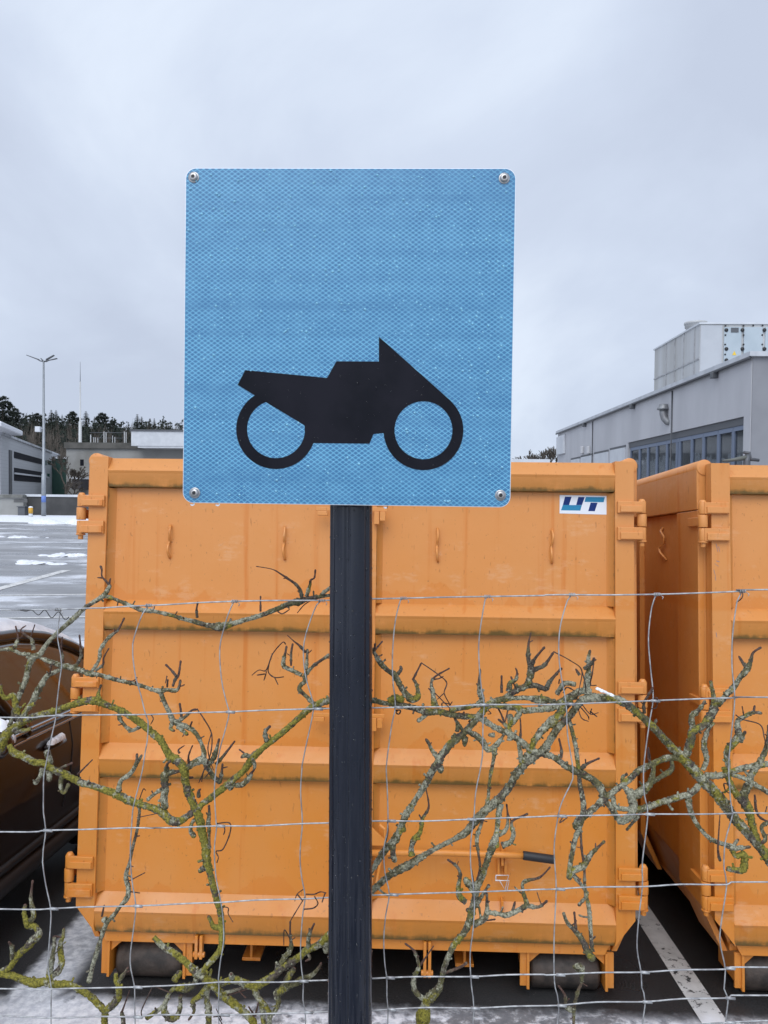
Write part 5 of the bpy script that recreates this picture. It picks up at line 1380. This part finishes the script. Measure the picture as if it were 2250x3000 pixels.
m = MB(); m.box(-.2, d.x-c.x, -.2, 5.2, d.z-.247, d.z); m.build('roof', noisy('shed roof', (.2, .2, .19), (.12, .12, .11), 1, .9), pl)
for i in range(4):
    p = unf(*Z6(203+43*i, 1825), DW-.6); p2 = unf(*Z6(203+43*i, 1865), DW-.6)
    m = MB(); m.box(p.x-c.x-.16, p.x-c.x+.16, -.03, .002, p2.z, p.z); m.build('slit_opening', mat('shadow gap', (.12, .12, .12), .9), pl)
p = unf(*Z6(258, 1925), DW-1.2); p2 = unf(*Z6(350, 2030), DW-1.2)
ub = far_thing('utility_cabinet', 'dark utility cabinet against the low concrete shed', 'cabinet', p.x, DW-1.6)
m = MB(); m.box(0, p2.x-p.x, 0, .8, 0, p.z); m.build('casing', dark_metal, ub, bevel=.04); m = MB(); m.box(-.05, p2.x-p.x+.05, -.06, .86, p.z+.002, p.z+.08); m.build('lid', dark_metal, ub)
m = MB()
vs = []
for i in range(41):
    x_ = -75+i*2.2
    for y_, h_ in ((DKB+.6*math.sin(i*.7), .0), (DKB+1.0+.6*math.sin(i*.7), .10), (DKB+3, .12+.03*math.sin(i*1.3)), (DLP-1, .06), (DW, .05)): vs.append((x_, y_, h_))
m.add(vs, [(i*5+j, (i+1)*5+j, (i+1)*5+j+1, i*5+j+1) for i in range(40) for j in range(4)], True)
pv = tag(m.build('pavement', snowm), kind='structure'); pv.matrix_world = FM
lp = unf(128, 1513, DLP)
lamp = far_thing('street_lamp', 'tall grey lot lamp post with winged lamp heads', 'street lamp', lp.x, DLP)
ztop = unf(128, 1058, DLP).z; grey_steel = noisy('grey steel', (.30, .32, .34), (.25, .27, .29), 2, .5, .5)
m = MB(); m.tube([(0, 0, 0), (0, 0, 3.6), (0, 0, 3.65), (0, 0, ztop)], [.19, .175, .13, .075], 14); m.build('pole', grey_steel, lamp)
for sx, sy in ((-1, -.4), (1, -.4), (-.6, .7), (.6, .7)):
    ex_ = 1.15*sx; m = MB(); m.tube([(0, 0, ztop-.03), (.25*sx, .3*sy, ztop+.0), (.4*sx, .5*sy, ztop+.1)], [.05, .045, .04], 8)
    m.add([(.35*sx-.1*sy, .45*sy+.1*abs(sx), ztop+.06), (ex_, 1.4*sy+.12, ztop+.36), (ex_, 1.4*sy-.12, ztop+.36), (.35*sx+.1*sy, .45*sy-.1*abs(sx), ztop+.06), (.35*sx-.1*sy, .45*sy+.1*abs(sx), ztop+.14), (ex_, 1.4*sy+.12, ztop+.42), (ex_, 1.4*sy-.12, ztop+.42), (.35*sx+.1*sy, .45*sy-.1*abs(sx), ztop+.14)],
          [(0, 1, 2, 3), (7, 6, 5, 4), (0, 4, 5, 1), (1, 5, 6, 2), (2, 6, 7, 3), (3, 7, 4, 0)])
    m.build('lamp_head', dark_metal, lamp)
cz = unf(118, 1257, DLP).z
m = MB(); m.box(-.62, -.2, -.3, .1, cz-.25, cz+.2); m.tube([(-.2, 0, cz+.05), (0, 0, cz+.05)], [.04]*2, 8); m.build('camera_housing', white_panel, lamp, bevel=.05)
m = MB(); z_ = unf(128, 1462, DLP).z; m.tube([(0, 0, z_-.28), (0, 0, z_+.28)], [.185]*2, 14); m.build('blue_band', mat('blue notice', (.12, .2, .5), .5), lamp)
bp = unf(90, 1517, DBO)
bo = far_thing('bollard', 'yellow bollard with a snow cap beside the lamp post', 'bollard', bp.x, DBO)
m = MB(); zt = unf(90, 1487, DBO).z; m.tube([(0, 0, 0), (0, 0, .35)], [.16]*2, 14); m.build('foot', white_panel, bo)
m = MB(); m.tube([(0, 0, .352), (0, 0, zt)], [.17]*2, 16); m.build('tube', mat('bollard yellow', (.55, .30, .03), .5), bo)
m = MB(); m.dome((0, 0, zt), (0, 0, 1), .18, .12, 12); m.build('snow_cap', snowm, bo)
# cleared snow heap
m = MB(); sp = unf(205, 1540, 52)
for i in range(14): m.dome((rb.uniform(-2.4, 3), rb.uniform(-.8, .8), -.02), (0, 0, 1), rb.uniform(.5, 1.1), rb.uniform(.15, .38), 10)
far_mesh(tag(m.build('snow_heap', snowm), 'flat heap of cleared snow on the lot left of the container', 'snow heap'), sp.x, 52)

for (hx, hy, sx_, sy_, lab) in ((172, 1628, .75, .45, 'crusty snow patch on the lot just left of the container hinge'), (40, 1574, .9, .4, 'thin snow patch on the lot below the yellow bollard'), (95, 1650, .45, .2, 'small scrap of snow on the lot left of the larger patch')):
    p = ung(hx, hy); m = MB()
    for i in range(22): m.dome((rb.gauss(0, sx_*.55), rb.gauss(0, sy_*.5), -.015), (rb.uniform(-.2, .2), 0, 1), rb.uniform(.10, .34), rb.uniform(.03, .11), 9)
    o = tag(m.build('snow_patch', snowm), lab, 'snow patch'); o.matrix_world = Matrix.Translation(p) @ Matrix.Rotation(ALPHA if p.y > Y0 else 0, 4, 'X')

# ------------------------------------------------------------------ wooded hill
hillm = noisy('winter hillside', (.052, .045, .036), (.10, .09, .075), .04, .95, 0, 0, lo=.3, hi=.7); t = NT(hillm)
m = MB(); HX = [-260+7*i for i in range(60)]; HYs = [150+8*j for j in range(22)]
def hz_(x, y):
    ridge = 22.0+4*math.sin(x*.03+1)-max(0, (x+75)*.20)-max(0, (x+60)*.10)
    u = min(1, max(0, (y-150)/120)); return -0.3+max(-.0, ridge)*(u*u*(3-2*u))+.8*mnoise.noise(Vector((x*.05, y*.05, 0)))*u
vs = [(x, y, hz_(x, y)) for y in HYs for x in HX]; n = len(HX)
m.add(vs, [(j*n+i, j*n+i+1, (j+1)*n+i+1, (j+1)*n+i) for j in range(len(HYs)-1) for i in range(n-1)], True)
hl = tag(m.build('hill', hillm), kind='structure'); hl.matrix_world = FM
needle = noisy('spruce needles', (.012, .020, .014), (.030, .042, .028), .9, .9)
needle2 = noisy('pine needles', (.014, .021, .017), (.034, .043, .032), .9, .9)
trunkm = noisy('grey brown trunk', (.06, .05, .04), (.1, .085, .07), 3, .9)
def conifer(label, kind, seed):
    r_ = random.Random(seed); root = thing('conifer_tree', label, 'tree', group='conifers along the hill crest')
    m = MB(); m.tube([(0, 0, -1), (0, 0, .5), (0, 0, .97)], [.022, .018, .003], 8); m.build('trunk', trunkm, root)
    c = MB()
    def spray(p, d, L, wd, n_):
        s_ = d.cross(Vector((0, 0, 1)))
        s_ = s_.normalized() if s_.length > .01 else Vector((1, 0, 0))
        for k in range(n_):
            t = (k+r_.random())/n_; q = p+d*L*t-Vector((0, 0, 1))*L*.25*t*t
            sd = (s_*r_.choice((-1, 1))+d*.6+Vector((r_.uniform(-.3, .3), r_.uniform(-.3, .3), r_.uniform(-.5, .35)))).normalized()
            ln = wd*(1.15-t)*r_.uniform(.6, 1.3); up = Vector((r_.uniform(-.2, .2), r_.uniform(-.2, .2), 1))*ln*.22
            c.add([q-up, q+sd*ln, q+up], [(0, 1, 2)])
        c.add([p-s_*.006, p+d*L-Vector((0, 0, L*.25)), p+s_*.006], [(0, 1, 2)])
    if kind == 'spruce':
        nw = 26
        for i in range(nw):
            z = .10+.88*i/nw; Lw = .21*(1-z)**.85*r_.uniform(.75, 1.2)+.012
            for k in range(11):
                a = r_.uniform(0, 6.283); d = Vector((math.cos(a), math.sin(a), -.1+.5*z)).normalized(); spray(Vector((0, 0, z)), d, Lw*r_.uniform(.7, 1.15), Lw*.55, 9)
    else:
        for i in range(150):
            z = .33+.65*r_.random(); rad_ = .20*math.sqrt(max(.02, 1-((z-.62)/.36)**2))*r_.uniform(.2, 1)
            a = r_.uniform(0, 6.283); p = Vector((math.cos(a)*rad_, math.sin(a)*rad_, z))
            for k in range(18):
                d = Vector((r_.gauss(0, 1), r_.gauss(0, 1), r_.gauss(.2, .8))).normalized(); spray(p, d, r_.uniform(.035, .07), .035, 3)
    c.build('crown', needle if kind == 'spruce' else needle2, root); return root
protos = [('spruce', 1), ('pine', 2), ('spruce', 3), ('pine', 4), ('spruce', 5)]
P_ = [conifer('conifer', k, s) for k, s in protos]
TR = [(8, 1160, 1, .85, 'tallest dark pine on the hill, cut by the left picture edge'), (44, 1195, 1, .95, 'broad rounded dark pine, second from the left on the crest'),
      (77, 1207, 0, .8, 'slim pale spruce just left of the two pointed spruces by the lamp post'), (95, 1204, 2, .9, 'pointed dark spruce left of the lamp post'), (108, 1210, 1, .9, 'rounded bushy pine half behind the spruces left of the lamp'),
      (120, 1209, 0, .7, 'small spruce directly left of the lamp pole'), (150, 1197, 2, 1.2, 'tall spruce right of the lamp pole, left one of a close pair'), (164, 1198, 4, 1.1, 'tall spruce right of the lamp pole, right one of a close pair'),
      (182, 1211, 0, .9, 'short loose spruce between the close pair and the domed pine'), (213, 1205, 3, 1.0, 'dark domed pine just left of the antenna mast'), (252, 1200, 4, 1.15, 'thin ragged spruce just right of the antenna mast'),
      (277, 1217, 2, .95, 'narrow pointed spruce between the ragged spruce and a round pine'), (300, 1209, 1, .95, 'round-headed pine right of the antenna mast'), (331, 1232, 3, .9, 'low bushy pine in the dip right of the round-headed pine'),
      (376, 1236, 0, .8, 'small spruce over the left edge of the pale roof box'), (402, 1209, 2, 1.25, 'broad dark spruce, tallest at the right end of the crest'), (415, 1217, 4, 1.05, 'spruce leaning into the broad dark one at the right end'),
      (438, 1224, 0, .95, 'slender spruce, last but one at the right end of the crest'), (452, 1222, 2, 1.0, 'slender spruce, last tree at the right end of the crest')]
for i, (px, py, k, sc, lab) in enumerate(TR):
    o = copy_tree(P_[k]); o['label'] = lab
    Dt = 232+6*((i*7) % 5); p = unf(px, py, Dt); zb = hz_(p.x, Dt)-.5; H = max(6.0, p.z-zb)
    o.matrix_world = FM @ Matrix.Translation((p.x, Dt, zb)) @ Matrix.Rotation(i*1.3, 4, 'Z') @ Matrix.Diagonal((H*1.25*sc, H*1.25*sc, H, 1))
for o in P_:
    for ch in list(o.children): bpy.data.objects.remove(ch)
    bpy.data.objects.remove(o)
# leafless wood that covers the slope: one mass of fine twigs
m = MB(); r_ = random.Random(5)
for i in range(2600):
    y = r_.uniform(156, 262); x = r_.uniform(-1, 1)*.0+LE.x+(y)*math.tan(R(-31)+r_.random()*R(18)); z0 = hz_(x, y)
    if z0 < .2: continue
    h = r_.uniform(4.5, 9.0)
    for k in range(11):
        a = r_.uniform(0, 6.283); t0 = r_.uniform(0, .55)*h; d = Vector((math.cos(a)*r_.uniform(.1, .6), math.sin(a)*r_.uniform(.1, .6), 1)).normalized(); L_ = r_.uniform(.3, .6)*h
        p = Vector((x, y, z0+t0)); s_ = Vector((r_.uniform(.05, .13), 0, 0)); m.add([p-s_, p+s_, p+d*L_], [(0, 1, 2)])
wd_ = tag(m.build('leafless_wood', noisy('bare twigs', (.055, .047, .04), (.115, .10, .085), .06, .95, lo=.3, hi=.7)), 'brown leafless wood covering the hillside below the conifers', 'wood', kind='stuff'); wd_.matrix_world = FM
ev = MB(); r_ = random.Random(17)
for i in range(420):
    y = r_.uniform(205, 262); x = LE.x+y*math.tan(R(-31)+r_.random()*R(17)); z0 = hz_(x, y)
    if z0 < 3: continue
    h = r_.uniform(4, 10); wb_ = h*r_.uniform(.16, .30)
    for k in range(46):
        t0 = r_.random()**.8; a = r_.uniform(0, 6.283); rr = wb_*(1.02-t0)*r_.uniform(.3, 1); p = Vector((x+math.cos(a)*rr, y+math.sin(a)*rr, z0+h*(.08+.9*t0))); l_ = h*.07*r_.uniform(.6, 1.5)
        d = Vector((math.cos(a), math.sin(a), r_.uniform(-.5, .4)))*l_; ev.add([p-Vector((0, 0, l_*.4)), p+d, p+Vector((0, 0, l_*.45))], [(0, 1, 2)])
evo = tag(ev.build('evergreen_wood', needle2), 'dark evergreen undergrowth and young conifers filling the hill crest', 'wood', kind='stuff'); evo.matrix_world = FM
def bare_tree(label, px, py, ptop, Dd, seed, depth_=6, group=None, name='bare_tree', spread=.55, thick=.03):
    r_ = random.Random(seed); p = unf(px, py, Dd); top = unf(px, ptop, Dd).z; zb = 0.0; H = top-zb
    root = far_thing(name, label, 'tree', p.x, Dd, 0, group=group)
    tk = MB(); cr = MB()
    def grow(p, d, L, r, lv):
        q = p+d*L; (tk if lv == depth_ else cr).tube([p, p+d*L*.5+Vector((r_.uniform(-.04, .04)*L, r_.uniform(-.04, .04)*L, 0)), q], [r, r*.85, r*.68], 6 if lv > 3 else 4, False)
        if lv <= 0: return
        for k in range(3 if lv > 1 else 4):
            a = r_.uniform(0, 6.283); nd = (d+Vector((math.cos(a), math.sin(a), r_.uniform(-.1, .5)))*spread).normalized(); grow(p+d*L*r_.uniform(.55, 1.0), nd, L*r_.uniform(.58, .8), max(.028, r*.6), lv-1)
    grow(Vector((0, 0, 0)), Vector((0, 0, 1)), H*.37, H*thick, depth_)
    tk.build('trunk', trunkm, root); cr.build('crown', trunkm, root); return root
bare_tree('bare brown tree in front of the concrete hall, right of the office block', 193, 1440, 1325, 105, 8)
bare_tree('bare grey shrub-like tree between office block and concrete hall', 215, 1450, 1385, 110, 9, 5, spread=.75)
bare_tree('leafless tree seen at the far left corner of the grey hall', 1620, 1345, 1300, 66, 21, 6)
bare_tree('pale leafless bush left of the leafless tree by the grey hall', 1578, 1350, 1318, 70, 22, 5, spread=.75)
lr = unf(1505, 1345, 62); ls = far_thing('low_shed', 'low flat pale roof seen beyond the container, right of the sign', 'shed', lr.x-8, 62)
m = MB(); m.box(0, 8+unf(1602, 1345, 62).x-lr.x, 0, 6, 0, lr.z-.35); m.build('wall', concrete, ls); m = MB(); m.box(-.2, 8.2+unf(1602, 1345, 62).x-lr.x, -.3, 6.2, lr.z-.347, lr.z); m.build('roof', white_panel, ls)
gb = unf(*Z6(765, 1300), 140); ga = unf(*Z6(850, 1280), 140)
gh = far_thing('green_annex', 'dark green annex with a snowy roof between office block and concrete hall', 'building', gb.x, 140)
m = MB(); m.box(-3, ga.x-gb.x+4, 0, 8, 0, gb.z); m.build('wall', mat('dull green cladding', (.03, .075, .06), .7), gh); m = MB(); m.box(-3, ga.x-gb.x+4, -.2, 8, gb.z+.003, ga.z); m.build('roof_snow', snowm, gh)
